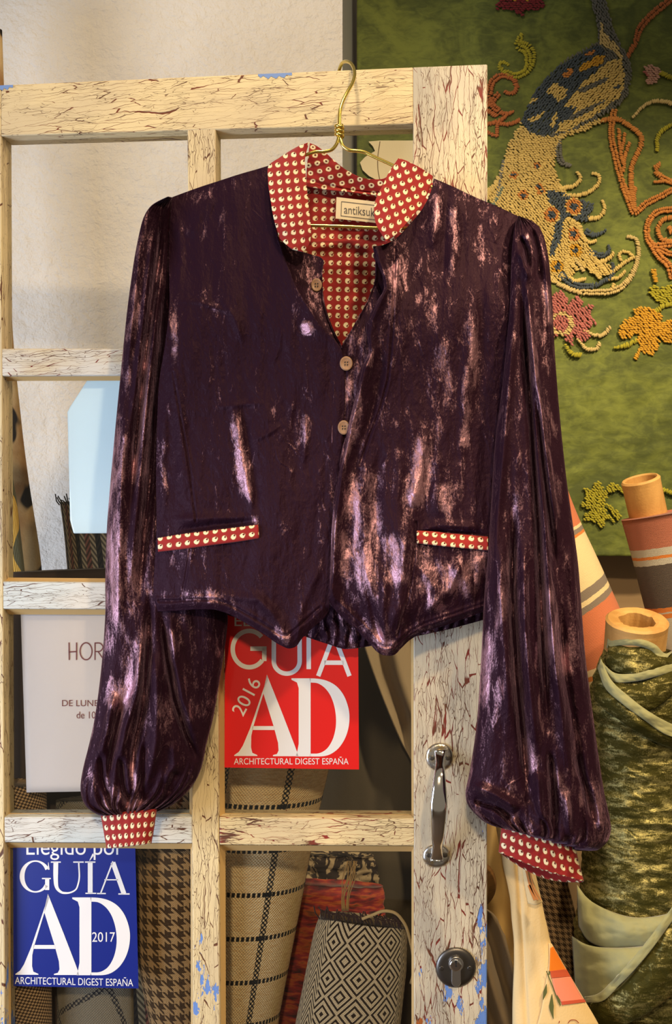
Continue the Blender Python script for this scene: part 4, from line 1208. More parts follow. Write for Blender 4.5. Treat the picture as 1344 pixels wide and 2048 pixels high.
# --- cuffs
def cuff(rows, c, rad, drop, pitch, label=None, uvrot=0.0):
    rows = np.array(rows, float); nv, nu = 26, 70
    k = np.linspace(0, 1, len(rows)); d = np.linspace(0, 1, nv)
    Lx = np.stack([np.interp(d, k, rows[:, j]) for j in range(4)], -1)
    th = np.linspace(0, np.pi, nu); uu = (1 - np.cos(th)) / 2
    P = Lx[:, None, :2] * (1 - uu[None, :, None]) + Lx[:, None, 2:] * uu[None, :, None]
    bow = np.sin(uu * np.pi)[None, :]
    X = P[..., 0]; Y = P[..., 1] + 5 * bow * d[:, None] * (drop > 0)
    Yb = P[..., 1] + drop * bow * d[:, None]
    s = np.sin(th)[None, :] ** 0.8
    A = dp(X, Y, c + rad * s + 0.0006 * fbm(X / 14, Y / 14, 2, 4)); B_ = dp(X, Yb, c - rad * s * 0.6)
    V = np.concatenate([A, B_[:, ::-1][:, 1:-1]], 1)
    W = np.linalg.norm(Lx[:, 2:] - Lx[:, :2], axis=1).mean()
    ua = uu * W / pitch[0]
    va = d * np.linalg.norm(rows[-1][:2] - rows[0][:2]) / pitch[1]
    UV = np.stack([np.concatenate([ua, 2 * W / pitch[0] - ua[::-1][1:-1]])[None, :] + 0 * V[..., 0], -va[:, None] + 0 * V[..., 0]], -1)
    o = obj('cuff', V.reshape(-1, 3), grid_faces(nv, V.shape[1], True), MT['print'], jacket, uv=UV.reshape(-1, 2), mats=[MT['print'], MT['print']])
    solid(o, 0.002, -1)


cuff([(201, 1628, 314, 1618), (207, 1662, 309, 1654), (213, 1697, 303, 1687)], 0.062, 0.018, 0, (12.8, 19.5))
cuff([(1004, 1641, 1150, 1690), (1001, 1672, 1159, 1728), (997, 1704, 1168, 1763)], 0.084, 0.024, 20, (17.2, 19.0))


# ------------------------------------------------------------------ embroidered green hanging
MT['green_velvet_cloth'] = (lambda m: (lambda co: m.done(m.bsdf(
    m.mix(m.sstep(0.35, 0.68, m.m('ADD', m.m('MULTIPLY', m.noise(co, 9, 4, 0.6, 1.2), 0.6), m.m('MULTIPLY', m.noise(m.mapping(co, (1, 1, 2.2)), 34, 4, 0.65, 1.0), 0.4))), srgb(72, 82, 32), srgb(118, 128, 52)),
    0.8, m.bump(m.noise(co, 40, 4), 0.3, 0.003), Sheen_Weight=0.35, Sheen_Roughness=0.35, Sheen_Tint=srgb(190, 190, 110))))(m.coord()))(M('olive_velvet'))

YH = 1.97
hang = thing('wall_hanging', 'large olive green velvet hanging embroidered with a peacock', 'wall hanging', at(1090, 1112, YH))
xs = np.linspace(714, 1520, 170); ys = np.linspace(-110, 1112, 260)
PX, PY = np.meshgrid(xs, ys)
Yg = YH + 0.004 * fbm(PX / 140, PY / 170, 3, 91) + 0.0040 * ridged(PX / 90 + 0.5 * fbm(PX / 80, PY / 80, 2, 3), PY / 60, 2, 92) * sst(500, 800, PY)
V = at(PX, PY, Yg).reshape(-1, 3)
n_ = len(V)
o = obj('velvet_ground', V, grid_faces(260, 170), MT['green_velvet_cloth'], hang); solid(o, 0.006, -1)

yarn_cols = {'yellow': (222, 194, 116), 'blue': (74, 86, 96), 'grey': (112, 112, 104), 'orange': (208, 138, 66), 'lime': (178, 170, 46), 'pink': (188, 112, 104),
             'maroon': (128, 36, 40), 'gold': (216, 164, 48), 'cream': (216, 192, 128), 'palepink': (206, 160, 140), 'teal': (110, 128, 112), 'rust': (188, 110, 58)}
YM = {}
for k_, c_ in yarn_cols.items():
    m = M('yarn_' + k_); co = m.coord(); 
    col = m.mix(m.noise(co, 60, 3), srgb(*c_), srgb(*[int(x * 0.80) for x in c_]))
    YM[k_] = m.done(m.bsdf(col, 0.75, m.bump(m.noise(co, 900, 2), 0.4, 0.001), Sheen_Weight=0.15, Specular_IOR_Level=0.25))
YI = {k_: i for i, k_ in enumerate(YM)}
_rg = np.random.RandomState(3)
# template stitch: an elongated dome of yarn
_t = []
for rr, hh in ((1.0, 0.0), (0.86, 0.55)):
    for g in np.linspace(0, 2*np.pi, 8, endpoint=False): _t.append((rr * math.cos(g), rr * math.sin(g), hh))
_t.append((0, 0, 1.0)); _t = np.array(_t)
_tf = [[k, (k+1) % 8, 8 + (k+1) % 8, 8 + k] for k in range(8)] + [[8 + k, 8 + (k+1) % 8, 16] for k in range(8)]


def stitches(name, S_, parent, label=None):
    """S_: list of (x, y, angle, half length, half width, colour) in px"""
    A = np.array([s[:5] for s in S_], float); ci = np.array([YI[s[5]] for s in S_])
    n = len(A)
    lx = _t[None, :, 0] * A[:, 3:4]; ly = _t[None, :, 1] * A[:, 4:5]
    c, s_ = np.cos(A[:, 2:3]), np.sin(A[:, 2:3])
    X = A[:, 0:1] + lx * c - ly * s_; Y = A[:, 1:2] + lx * s_ + ly * c
    hgt = (0.0030 + 0.0016 * _rg.rand(n))[:, None] * _t[None, :, 2]
    V = at(X, Y, YH - 0.0035 - hgt).reshape(-1, 3)
    fc = []
    for i in range(n):
        fc += [[q + i * 17 for q in f_][::1] for f_ in _tf]
    # px y runs down, so the winding flips towards the viewer
    o = obj(name, V, fc, None, parent, mats=list(YM.values()), midx=np.repeat(ci, len(_tf)))
    if label: o['label'] = label
    return o


def fill(polys, step=(5.8, 3.7)):
    """polys: list of (px polygon, colour, angle); later ones lie over earlier ones"""
    out = []
    allp = np.concatenate([np.asarray(p[0], float) for p in polys])
    x0, y0 = allp.min(0) - 2; x1, y1 = allp.max(0) + 2
    nx_, ny_ = int((x1 - x0) / step[0]) + 1, int((y1 - y0) / step[1]) + 1
    gx, gy = np.meshgrid(np.arange(nx_), np.arange(ny_))
    gx = x0 + (gx + 0.5 * (gy % 2) + 0.5 * (_rg.rand(*gx.shape) - 0.5)) * step[0]; gy = y0 + (gy + 0.5 * (_rg.rand(*gy.shape) - 0.5)) * step[1]
    top = np.full(gx.shape, -1)
    for i, p in enumerate(polys): top[inside(gx, gy, p[0])] = i
    for i, p in enumerate(polys):
        mk_ = top == i
        for x, y in zip(gx[mk_], gy[mk_]):
            out.append((x, y, p[2] + 0.9 * (_rg.rand() - 0.5), step[0] * 0.70, step[1] * 0.62, p[1]))
    return out


def line(P, w, col, slant=0.35):
    P = np.asarray(P, float)
    Q = resample(P, 400); T = np.gradient(Q, axis=0)
    L = np.r_[0, np.cumsum(np.linalg.norm(np.diff(Q, axis=0), axis=1))]
    out = []; s = 0
    ws = np.atleast_1d(w)
    while s < L[-1]:
        i = int(np.searchsorted(L, s)); i = min(i, 399)
        a = math.atan2(T[i, 1], T[i, 0]); ww = np.interp(s / L[-1], np.linspace(0, 1, len(ws)), ws)
        nrm = np.array([-math.sin(a), math.cos(a)])
        k = max(1, int(round(ww / 8.0)))
        for j in range(k):
            d = (j + 0.5) / k - 0.5
            p = Q[i] + nrm * d * ww + _rg.randn(2) * 0.5
            out.append((p[0], p[1], a + math.pi / 2 + slant + 0.2 * _rg.randn(), max(3.2, ww / k * 0.58), 2.6, col))
        s += 3.9
    return out


c1 = lambda P: [(940 + x / 3.327, y / 3.327) for x, y in P]
c2 = lambda P: [(940 + x / 3.327, 380 + y / 3.327) for x, y in P]
c3 = lambda P: [(1100 + x / 4.762, 920 + y / 4.762) for x, y in P]
R_ = math.radians
body = [(795, -160), (905, -160), (905, 0), (920, 60), (945, 150), (975, 250), (1010, 310), (1050, 370), (1075, 430), (1072, 520), (1060, 600), (1030, 670), (980, 712), (930, 740), (850, 790), (750, 840), (640, 880), (560, 905), (490, 908), (430, 890), (380, 870), (340, 810), (370, 720), (410, 640), (480, 550), (560, 460), (650, 390), (750, 330), (850, 280), (855, 220), (845, 150), (830, 80), (800, 0)]
tail1 = [(335, 815), (380, 870), (430, 890), (500, 905), (600, 880), (720, 845), (850, 790), (900, 800), (760, 870), (640, 905), (610, 930), (580, 1000), (560, 1080), (570, 1160), (620, 1240), (660, 1290), (540, 1331), (115, 1331), (115, 1290), (190, 1170), (220, 1080), (250, 980), (290, 900)]
tail2 = [(115, -10), (535, -10), (600, 100), (620, 180), (720, 230), (760, 320), (800, 380), (860, 470), (945, 510), (945, 545), (860, 590), (760, 520), (700, 470), (690, 560), (640, 580), (560, 620), (520, 600), (500, 400), (440, 300), (330, 190), (200, 120), (110, 60)]
pk = [(c1(tail1), 'yellow', R_(20)), (c2(tail2), 'yellow', R_(40)), (c1(body), 'grey', R_(70)),
      (c1([(340, 810), (370, 720), (410, 640), (480, 550), (560, 460), (650, 400), (750, 345), (850, 300), (900, 330), (880, 420), (800, 560), (700, 700), (610, 860), (490, 906), (380, 870)]), 'blue', R_(130)),
      (c1([(940, 400), (1010, 390), (1025, 450), (1030, 560), (1000, 640), (900, 720), (780, 800), (640, 870), (570, 890), (610, 800), (690, 700), (610, 720), (680, 630), (760, 540), (850, 470)]), 'yellow', R_(-25)),
      (c1([(850, 600), (950, 530), (1020, 560), (1000, 640), (900, 720), (830, 770), (700, 830), (600, 880), (700, 760)]), 'yellow', R_(-30)),
      (c1([(720, 470), (760, 420), (850, 370), (900, 370), (880, 430), (800, 450), (740, 475)]), 'gold', R_(-30)),
      (c1([(865, 205), (920, 240), (1000, 330), (1020, 400), (960, 350), (860, 285)]), 'cream', R_(50)), (c1([(870, 150), (885, 150), (890, 215), (860, 240)]), 'cream', R_(80)),
      (c1([(500, 610), (570, 550), (650, 600), (640, 650), (590, 680), (550, 640)]), 'yellow', R_(-40)), (c1([(620, 500), (660, 455), (700, 470), (640, 520)]), 'orange', 0), (c1([(760, 370), (800, 340), (850, 325), (840, 345), (780, 375)]), 'orange', 0),
      (c1([(690, 605), (780, 565), (880, 525), (945, 510), (880, 560), (760, 615)]), 'grey', R_(-25)), (c1([(700, 520), (760, 475), (860, 450), (800, 500), (710, 590), (650, 640)]), 'blue', R_(-35)), (c1([(630, 800), (720, 740), (830, 690), (925, 660), (830, 722), (700, 795)]), 'grey', R_(-25)),
      (c1([(620, 760), (720, 705), (690, 750), (600, 830)]), 'blue', R_(-35)), (c1([(530, 850), (550, 780), (590, 725), (580, 800), (545, 860)]), 'yellow', R_(110)), (c1([(380, 800), (440, 770), (500, 740), (460, 790), (390, 815)]), 'yellow', R_(-25)), (c1([(410, 660), (480, 630), (440, 670), (400, 690)]), 'yellow', R_(-25)),
      (c1([(940, 575), (1010, 570), (980, 600)]), 'blue', 0),
      (c2([(510, 0), (620, 20), (680, 50), (830, 90), (815, 130), (780, 215), (720, 200), (650, 175), (625, 200), (605, 330), (560, 430), (525, 440), (550, 330), (560, 240), (600, 190), (530, 90)]), 'blue', R_(120))]
def eye(cx, cy, r, conv, ring='gold'):
    P = lambda q: conv([(cx + q * math.cos(g), cy + q * math.sin(g)) for g in np.linspace(0, 2*np.pi, 16, endpoint=False)])
    return [(P(r), 'yellow', 0.3), (P(r * 0.82), ring, 0.8), (P(r * 0.40), 'blue', 0.2)]
for e in ((690, 110, 62), (540, 165, 62), (690, 295, 50), (700, 405, 50), (580, 510, 54), (355, 35, 40), (470, 5, 34)): pk += eye(*e, c2, 'orange' if e[1] < 300 else 'gold')
for e in ((290, 1165, 32), (455, 1245, 32), (450, 1105, 26)): pk += eye(*e, c1, 'orange')
st = fill(pk)
for P, w, c in ((c2([(790, 190), (860, 180), (895, 130), (880, 60)]), [11, 9, 6], 'yellow'), (c1([(620, 1300), (760, 1290), (840, 1240), (865, 1190), (840, 1155), (805, 1155)]), [9, 9, 7], 'yellow'), (c1([(600, 1255), (700, 1230), (735, 1190), (715, 1140)]), [10, 9, 7], 'yellow'),
                (c2([(650, 190), (720, 230), (760, 320), (800, 350), (850, 335)]), [11, 10, 7], 'yellow'), (c2([(530, 585), (620, 640), (760, 680), (900, 680), (1000, 650), (1080, 560), (1115, 460), (1122, 380), (1095, 320), (1045, 310)]), [9, 12, 13, 10, 8], 'cream'),
                (c2([(940, 550), (1050, 470), (1095, 440)]), [9, 8], 'yellow'), (c2([(1005, 470), (990, 430), (1030, 410), (1085, 435)]), 7, 'yellow'), (c2([(930, 590), (990, 580), (1035, 535)]), [9, 7], 'yellow'), (c2([(940, 660), (965, 620)]), 8, 'yellow'),
                (c2([(860, 480), (920, 460), (955, 420)]), [11, 8], 'yellow'), (c2([(770, 275), (830, 300), (910, 265)]), [14, 10, 4], 'blue'), (c2([(800, 415), (870, 435), (930, 400), (920, 365)]), [14, 12, 5], 'blue'), (c2([(600, 560), (700, 630), (800, 640), (900, 600), (950, 560), (950, 490)]), [16, 14, 10, 8], 'blue'),
                (c2([(640, 480), (660, 580), (700, 605), (775, 590)]), [9, 10, 8], 'yellow'), (c2([(640, 440), (720, 540)]), 9, 'yellow'), (c2([(690, 440), (760, 545)]), 8, 'cream'), (c2([(770, 440), (860, 585)]), 9, 'yellow'), (c2([(800, 420), (920, 560)]), 9, 'yellow'),
                (c1([(600, 925), (590, 1010), (612, 1080), (675, 1105)]), [8, 14, 14, 8], 'grey'), (c1([(225, 1070), (200, 1200), (180, 1331)]), 8, 'grey'), (c1([(190, 1180), (150, 1260), (115, 1320)]), 11, 'yellow'), (c2([(215, -20), (190, 40), (150, 100)]), 9, 'teal'), (c2([(150, -20), (110, 30)]), 11, 'yellow')):
    st += line(P, w, c)
stitches('peacock', st, hang, 'yellow and slate blue looped yarn peacock')
st = []
for P, w in ((c1([(880, 800), (960, 790), (1050, 830), (1145, 930), (1120, 1010), (1080, 1100), (1075, 1260), (1085, 1331)]), 11), (c1([(960, 730), (940, 870), (970, 1050), (1010, 1200), (1060, 1331)]), 13), (c1([(990, 860), (1000, 980), (1020, 1100)]), 8), (c1([(1060, 950), (1030, 1050), (1020, 1150)]), 8), (c1([(1030, 890), (1010, 1000)]), 7),
             (c2([(1020, -20), (1060, 80), (1095, 150), (1170, 90), (1250, 50), (1344, 0), (1500, -60)]), 13), (c2([(1095, -20), (1090, 60), (1097, 140)]), 10)):
    st += line(P, w, 'orange')
stitches('peacock_leg', st, hang, 'orange yarn leg of the peacock')
st = line(c1([(1420, -60), (1330, 0), (1230, 80), (1130, 190), (1100, 280), (1050, 375)]), [14, 15, 10], 'rust')
stitches('branch', st, hang, 'rust orange yarn branch')
st = line(c1([(345, 228), (325, 290), (385, 330), (402, 400), (375, 470), (310, 503), (240, 480), (195, 445), (210, 412), (258, 430)]), [8, 22, 26, 22, 16, 14, 12, 8, 7], 'lime')
stitches('scroll_leaf', st, hang, 'lime yarn scroll')
st = []
for P, w in ((c1([(125, 620), (150, 540), (220, 502), (290, 530), (312, 580), (280, 620), (232, 610)]), [16, 13, 11, 8]), (c1([(115, 650), (170, 720), (240, 760), (290, 740)]), [18, 12, 7]), (c1([(190, 625), (130, 690), (90, 700)]), 12), (c1([(175, 770), (120, 740), (80, 720)]), 11), (c1([(100, 832), (200, 800), (250, 765)]), 9), (c1([(190, 820), (260, 825), (330, 800)]), 9), (c1([(180, 830), (180, 905), (115, 880)]), 8)):
    st += line(P, w, 'rust')
stitches('scroll_leaf', st, hang, 'rust yarn scroll beside the door')
st = fill([(c1([(175, 60), (190, 0), (150, -90), (330, -130), (520, -90), (490, 0), (495, 50), (440, 66), (380, 62), (340, 112), (300, 70), (240, 58)]), 'maroon', 0.2), (c1([(270, 12), (330, -40), (420, 12), (340, -5)]), 'gold', 0.5)], (6.5, 4.2))
stitches('flower', st, hang, 'maroon yarn flower')
st = fill([(c1([(1150, 470), (1160, 440), (1220, 430), (1275, 475), (1250, 540), (1200, 562), (1160, 540), (1190, 510)]), 'palepink', 0.3), (c1([(1150, 470), (1165, 470), (1190, 510), (1165, 500)]), 'pink', 0.3)], (6, 4)) + line(c1([(1265, 485), (1344, 515), (1500, 560)]), 11, 'lime')
stitches('flower_bud', st, hang, 'pale pink yarn bud')
stitches('tendril', line(c1([(1085, 780), (1150, 710), (1250, 670), (1344, 690), (1460, 740)]), [6, 9, 12], 'cream'), hang)
stitches('tendril', line(c1([(1460, 800), (1344, 830), (1270, 880), (1245, 940), (1245, 1002)]), [7, 8, 10, 8], 'lime'), hang)
st = []
n_tend = 0
for P, w in ((c1([(1230, 1112), (1262, 1088), (1236, 1140), (1290, 1185), (1400, 1230)]), [7, 12, 14]), (c1([(1225, 1212), (1300, 1205), (1420, 1240)]), [6, 12]), (c2([(1420, 130), (1344, 130), (1240, 150), (1185, 220), (1180, 310), (1230, 370), (1344, 360)]), 13), (c2([(1344, 180), (1280, 200), (1250, 260), (1270, 320), (1344, 345)]), 10),
             (c2([(1200, 350), (1260, 440), (1320, 500), (1344, 590)]), [14, 16, 12]), (c2([(1260, 390), (1320, 420), (1420, 440)]), 12), (c2([(1320, 250), (1345, 265), (1330, 285)]), 10)):
    st += line(P, w, 'orange')
    if abs(P[0][1] - 1212 / 3.327) < 0.6: n_tend = len(st)
k_ = 2
stitches('scroll_leaf', st[n_tend:], hang, 'orange yarn spiral scroll at the right edge')
stitches('tendril', st[:n_tend], hang)
ang0 = lambda cx, cy, r, k: [(cx + r * math.cos(g), cy + r * math.sin(g)) for g in np.linspace(0, 2*np.pi, k, endpoint=False)]
st = fill([(c2([(450, 740), (520, 690), (550, 700), (600, 668), (640, 700), (652, 770), (725, 695), (750, 740), (740, 775), (822, 768), (800, 840), (848, 880), (795, 915), (792, 995), (740, 1000), (695, 968), (680, 1034), (640, 1000), (610, 960), (520, 1000), (450, 940)]), 'pink', 0.9), (c2(ang0(612, 890, 80, 20)), 'cream', 0.4), (c2(ang0(606, 888, 52, 18)), 'pink', 1.3)], (6.5, 4.2))
for P, w, c in ((c2([(760, 935), (850, 970), (900, 955), (925, 918)]), [4, 9, 9], 'cream'), (c2([(715, 995), (790, 1060), (850, 1050), (862, 1022)]), [4, 9, 9], 'cream'), (c2([(635, 1035), (680, 1090), (745, 1100)]), [6, 10, 11], 'lime')):
    st += line(P, w, c)
stitches('flower', st, hang, 'dusty pink yarn flower with curling stamens')
st = fill([(c2([(990, 940), (1030, 855), (1100, 850), (1088, 800), (1150, 778), (1230, 790), (1252, 820), (1292, 835), (1262, 875), (1344, 868), (1420, 900), (1400, 1010), (1344, 1025), (1290, 1010), (1240, 965), (1262, 1010), (1222, 1100), (1150, 1082), (1110, 1010), (1120, 950), (1060, 985), (1000, 990)]), 'gold', 0.5)], (6.5, 4.2))
for P, w, c in ((c2([(1112, 1000), (1050, 1030), (960, 1050)]), [10, 12, 5], 'lime'), (c2([(1137, 1050), (1098, 1130)]), 9, 'gold'), (c2([(1240, 805), (1290, 770), (1400, 755)]), 11, 'lime')): st += line(P, w, c)
stitches('flower', st, hang, 'golden yellow yarn flower')
st = fill([(c2([(1185, 680), (1215, 630), (1260, 655), (1344, 630), (1440, 640), (1440, 760), (1344, 760), (1260, 755), (1212, 712)]), 'lime', 0.3)], (6.5, 4.2)) + line(c2([(1222, 530), (1235, 610)]), [12, 9], 'gold')
stitches('leaf', st, hang, 'olive yellow yarn leaf above the yellow flower')
st = fill([(c3([(278, 425), (340, 390), (328, 270), (400, 290), (430, 220), (470, 198), (512, 280), (590, 222), (670, 250), (800, 300), (760, 340), (640, 292), (560, 312), (522, 400), (540, 500), (620, 588), (692, 602), (600, 600), (540, 545), (522, 620), (480, 652), (450, 600), (400, 585), (328, 580), (330, 520), (400, 470), (340, 462)]), 'lime', 0.6), (c3([(528, 420), (590, 430), (685, 530), (650, 575), (570, 495)]), 'lime', 0.9)], (5.5, 3.8))
stitches('leaf', st, hang, 'lime yarn leaf spray near the hem')
stitches('tendril', line(c3([(1060, 280), (1120, 300), (1200, 330)]), 9, 'lime'), hang)
# flat cream patch with a thin brown line, seen through the top right pane
ap = [(737, 283), (760, 281), (860, 281), (860, 400), (775, 380), (757, 362), (738, 352), (725, 340), (720, 325), (730, 314), (750, 302), (746, 293)]
k = len(ap)
V = np.concatenate([[at(x, y, YH - 0.0075) for x, y in ap], [at(x, y, YH - 0.0045) for x, y in ap]])
o = obj('cream_patch', V, [list(range(k))[::-1], list(range(k, 2 * k))] + [[i, (i+1) % k, k + (i+1) % k, k + i] for i in range(k)], cloth('cream_patch_colour', srgb(244, 230, 190), 300), hang, smooth=False)
o['label'] = 'cream patch with a curved edge'
P = smooth3(np.array([at(x, y, YH - 0.0077) for x, y in ((760, 283), (756, 310), (756, 340), (760, 362))]), 30)
V, f = tube(P, 0.0009, 6); obj('vertical_line', V, f, plain('brown_line_colour', srgb(120, 96, 60)), o)


# ------------------------------------------------------------------ rolls of cloth and hanging textiles
def loft(name, rows, mat, label=None, cat=None, ratio=0.9, nu=70, nv=120, disp=None, parent=None, group=None, floor=True, uvscale=1.0, spin=0.0, top_cap=True):
    """a roll whose left and right edges run through rows of (lx, ly, rx, ry, depth); continues straight to the floor"""
    rows = [tuple(map(float, r)) for r in rows]
    if floor:
        a, b = rows[-2], rows[-1]
        def z(r): return CAMZ + (1024 - (r[1] + r[3]) / 2) / F * r[4]
        za, zb = z(a), z(b)
        if zb > 0.005 and zb < za:
            k = zb / (za - zb)
            ext = tuple(b[i] + (b[i] - a[i]) * k for i in range(5))
            # keep the foot level on the floor
            fy = 1024 + CAMZ * F / ext[4] - 2
            rows.append((ext[0], fy, ext[2], fy, ext[4]))
    rows = np.array(rows)
    ys = (rows[:, 1] + rows[:, 3]) / 2
    key = (ys - ys[0]) / (ys[-1] - ys[0])
    vis = min(1.0, (2080 - ys[0]) / (ys[-1] - ys[0]))
    d = np.concatenate([np.linspace(0, vis, nv), np.linspace(vis, 1, 12)[1:]]) if vis < 1 else np.linspace(0, 1, nv)
    Q = np.stack([np.interp(d, key, rows[:, k]) for k in range(5)], -1)
    if len(rows) > 3:
        w = 9; ker = np.ones(w) / w
        Qs = np.stack([np.convolve(np.pad(Q[:nv, k], w // 2, mode='edge'), ker, 'valid') for k in range(5)], -1)
        bl = np.clip(np.minimum(np.arange(nv) / 6, (nv - 1 - np.arange(nv)) / 6), 0, 1)[:, None]
        Q[:nv] = Qs * bl + Q[:nv] * (1 - bl)
    a = np.linspace(0, 2 * np.pi, nu, endpoint=False)
    L = at(Q[:, 0], Q[:, 1], Q[:, 4]); R = at(Q[:, 2], Q[:, 3], Q[:, 4])
    C = (L + R) / 2; H = (R - L) / 2
    hw = np.linalg.norm(H, axis=1)
    fwd = np.array([0, -1.0, 0])
    ca = -np.cos(a); sa = np.sin(a)
    V = C[:, None] + H[:, None] * ca[None, :, None] + fwd[None, None] * (hw[:, None, None] * ratio) * sa[None, :, None]
    if disp is not None:
        sil = np.abs(sa)[None, :]
        dd = disp((a / (2 * np.pi))[None, :] + 0 * V[..., 0], d[:, None] / vis + 0 * V[..., 0], (V[..., 0] / V[..., 1] * F + 672), (1024 - (V[..., 2] - CAMZ) / V[..., 1] * F))
        nrm = H[:, None] / hw[:, None, None] * ca[None, :, None] + fwd[None, None] * sa[None, :, None]
        V = V + nrm * dd[..., None]
    dv = np.r_[0, np.cumsum(np.linalg.norm(np.diff(C, axis=0), axis=1))]
    UV = np.stack([(a / (2 * np.pi))[None, :] * 2 * np.pi * hw.mean() + 0 * V[..., 0] + spin, -dv[:, None] + 0 * V[..., 0]], -1) * uvscale
    f = grid_faces(len(d), nu, True).tolist()
    if top_cap: f.append(list(range(nu))[::-1])
    # the seam of the roll sits at the back; uv is discontinuous only there
    me_uv = UV.reshape(-1, 2)
    o = obj(name, V.reshape(-1, 3), f, mat, parent, uv=me_uv, attr={'nap': np.full(V.shape[0] * nu, 0.25)}, loc=None if parent is not None else (C[-1][0], C[-1][1], max(0.0, C[-1][2])))
    if label: tag(o, label, cat, group)
    return o, V


def uvmat(name):
    m = M(name); uv = m.node('ShaderNodeUVMap').outputs[0]; u, v, _ = m.sep(uv); return m, uv, u, v


def fin(m, col, rough=0.85, h=None, strength=0.5, dist=0.0012, sheen=0.1):
    return m.done(m.bsdf(col, rough, None if h is None else m.bump(h, strength, dist), Sheen_Weight=sheen, Specular_IOR_Level=0.2))


def weave_h(m, uv, s=(380, 380)):
    x, y, _ = m.sep(m.mapping(uv, (s[0], s[1], 1)))
    a = m.m('SINE', m.m('MULTIPLY', x, 6.283)); b = m.m('SINE', m.m('MULTIPLY', y, 6.283))
    return m.m('MULTIPLY', a, b)


def stripe(m, x, period, pos, width):
    f = m.m('FRACT', m.m('ADD', m.m('DIVIDE', x, period), -pos + 0.5))
    return m.m('LESS_THAN', m.m('ABSOLUTE', m.m('SUBTRACT', f, 0.5)), width / period / 2)


# straw plaid
m, uv, u, v = uvmat('straw_plaid_weave')
chk = m.m('LESS_THAN', m.m('MULTIPLY', m.m('SINE', m.m('MULTIPLY', u, 6.283 / 0.0072)), m.m('SINE', m.m('MULTIPLY', v, 6.283 / 0.0072))), 0.12)
vert = stripe(m, u, 0.094, 0.3, 0.0105); hor = stripe(m, v, 0.066, 0.25, 0.0070)
zig = m.m('LESS_THAN', m.m('SINE', m.m('MULTIPLY', u, 6.283 / 0.0078)), 0.45)
k1 = m.m('MAXIMUM', m.m('MULTIPLY', vert, chk), m.m('MULTIPLY', hor, zig))
k1 = m.m('MAXIMUM', k1, m.m('MULTIPLY', vert, hor))
n = m.noise(m.mapping(uv, (60, 420, 1)), 1.0, 3)
base = m.mix(m.sstep(0.35, 0.7, n), srgb(252, 224, 170), srgb(232, 194, 136))
MT['straw'] = fin(m, m.mix(k1, base, srgb(34, 36, 36)), 0.8, m.m('ADD', weave_h(m, uv, (210, 210)), m.m('MULTIPLY', n, 0.5)), 0.8, 0.0012)
# greyed plaid
m, uv, u, v = uvmat('grey_plaid_weave')
chk = m.m('LESS_THAN', m.m('MULTIPLY', m.m('SINE', m.m('MULTIPLY', u, 6.283 / 0.0075)), m.m('SINE', m.m('MULTIPLY', v, 6.283 / 0.0075))), 0.1)
k1 = m.m('MULTIPLY', m.m('MAXIMUM', stripe(m, m.m('ADD', u, m.m('MULTIPLY', v, 0.5)), 0.11, 0.05, 0.010), stripe(m, m.m('SUBTRACT', v, m.m('MULTIPLY', u, 0.5)), 0.10, 0.64, 0.009)), chk)
MT['grey_plaid'] = fin(m, m.mix(k1, srgb(142, 132, 112), srgb(52, 52, 54)), 0.85, weave_h(m, uv, (260, 260)), 0.6)
# houndstooth
m, uv, u, v = uvmat('brown_houndstooth_tweed')
P_ = 0.017
fu = m.m('FRACT', m.m('DIVIDE', u, P_)); fv = m.m('FRACT', m.m('DIVIDE', v, P_))
a_ = m.m('LESS_THAN', fu, 0.5); b_ = m.m('LESS_THAN', fv, 0.5)
tw = m.m('LESS_THAN', m.m('FRACT', m.m('MULTIPLY', m.m('ADD', fu, fv), 2.0)), 0.5)
same = m.m('MULTIPLY', a_, b_); neither = m.m('MULTIPLY', m.m('SUBTRACT', 1.0, a_), m.m('SUBTRACT', 1.0, b_))
k1 = m.m('ADD', same, m.m('MULTIPLY', m.m('SUBTRACT', 1.0, m.m('ADD', same, neither)), tw))
n = m.noise(m.mapping(uv, (300, 300, 1)), 1.0, 2)
col = m.mix(k1, srgb(196, 160, 112), srgb(62, 44, 28))
MT['houndstooth'] = fin(m, m.mix(m.m('MULTIPLY', n, 0.35), col, srgb(120, 94, 64)), 0.9, m.m('ADD', n, m.m('MULTIPLY', weave_h(m, uv, (330, 330)), 0.5)), 0.7)
# black and natural diamonds
m, uv, u, v = uvmat('diamond_weave')
PX_ = 0.046; PZ_ = 0.050
du = m.m('ABSOLUTE', m.m('SUBTRACT', m.m('FRACT', m.m('DIVIDE', u, PX_)), 0.5)); dv_ = m.m('ABSOLUTE', m.m('SUBTRACT', m.m('FRACT', m.m('DIVIDE', v, PZ_)), 0.5))
dd = m.m('ADD', du, dv_)
band = m.m('FRACT', m.m('MULTIPLY', dd, 5.0))
zz = m.m('FRACT', m.m('MULTIPLY', m.m('ADD', m.m('DIVIDE', v, PZ_), m.m('MULTIPLY', m.m('ABSOLUTE', m.m('SUBTRACT', m.m('FRACT', m.m('DIVIDE', u, 0.030)), 0.5)), 1.2)), 5.0))
alt = m.m('LESS_THAN', m.m('FRACT', m.m('DIVIDE', u, PX_ * 4)), 0.30)
k1 = m.m('ADD', m.m('MULTIPLY', alt, zz), m.m('MULTIPLY', m.m('SUBTRACT', 1.0, alt), band))
k1 = m.m('LESS_THAN', k1, 0.40)
n = m.noise(m.mapping(uv, (500, 500, 1)), 1.0, 2)
MT['diamond'] = fin(m, m.mix(k1, m.mix(n, srgb(246, 230, 198), srgb(222, 202, 166)), srgb(54, 44, 38)), 0.9, m.m('ADD', n, weave_h(m, uv, (300, 300))), 0.7)
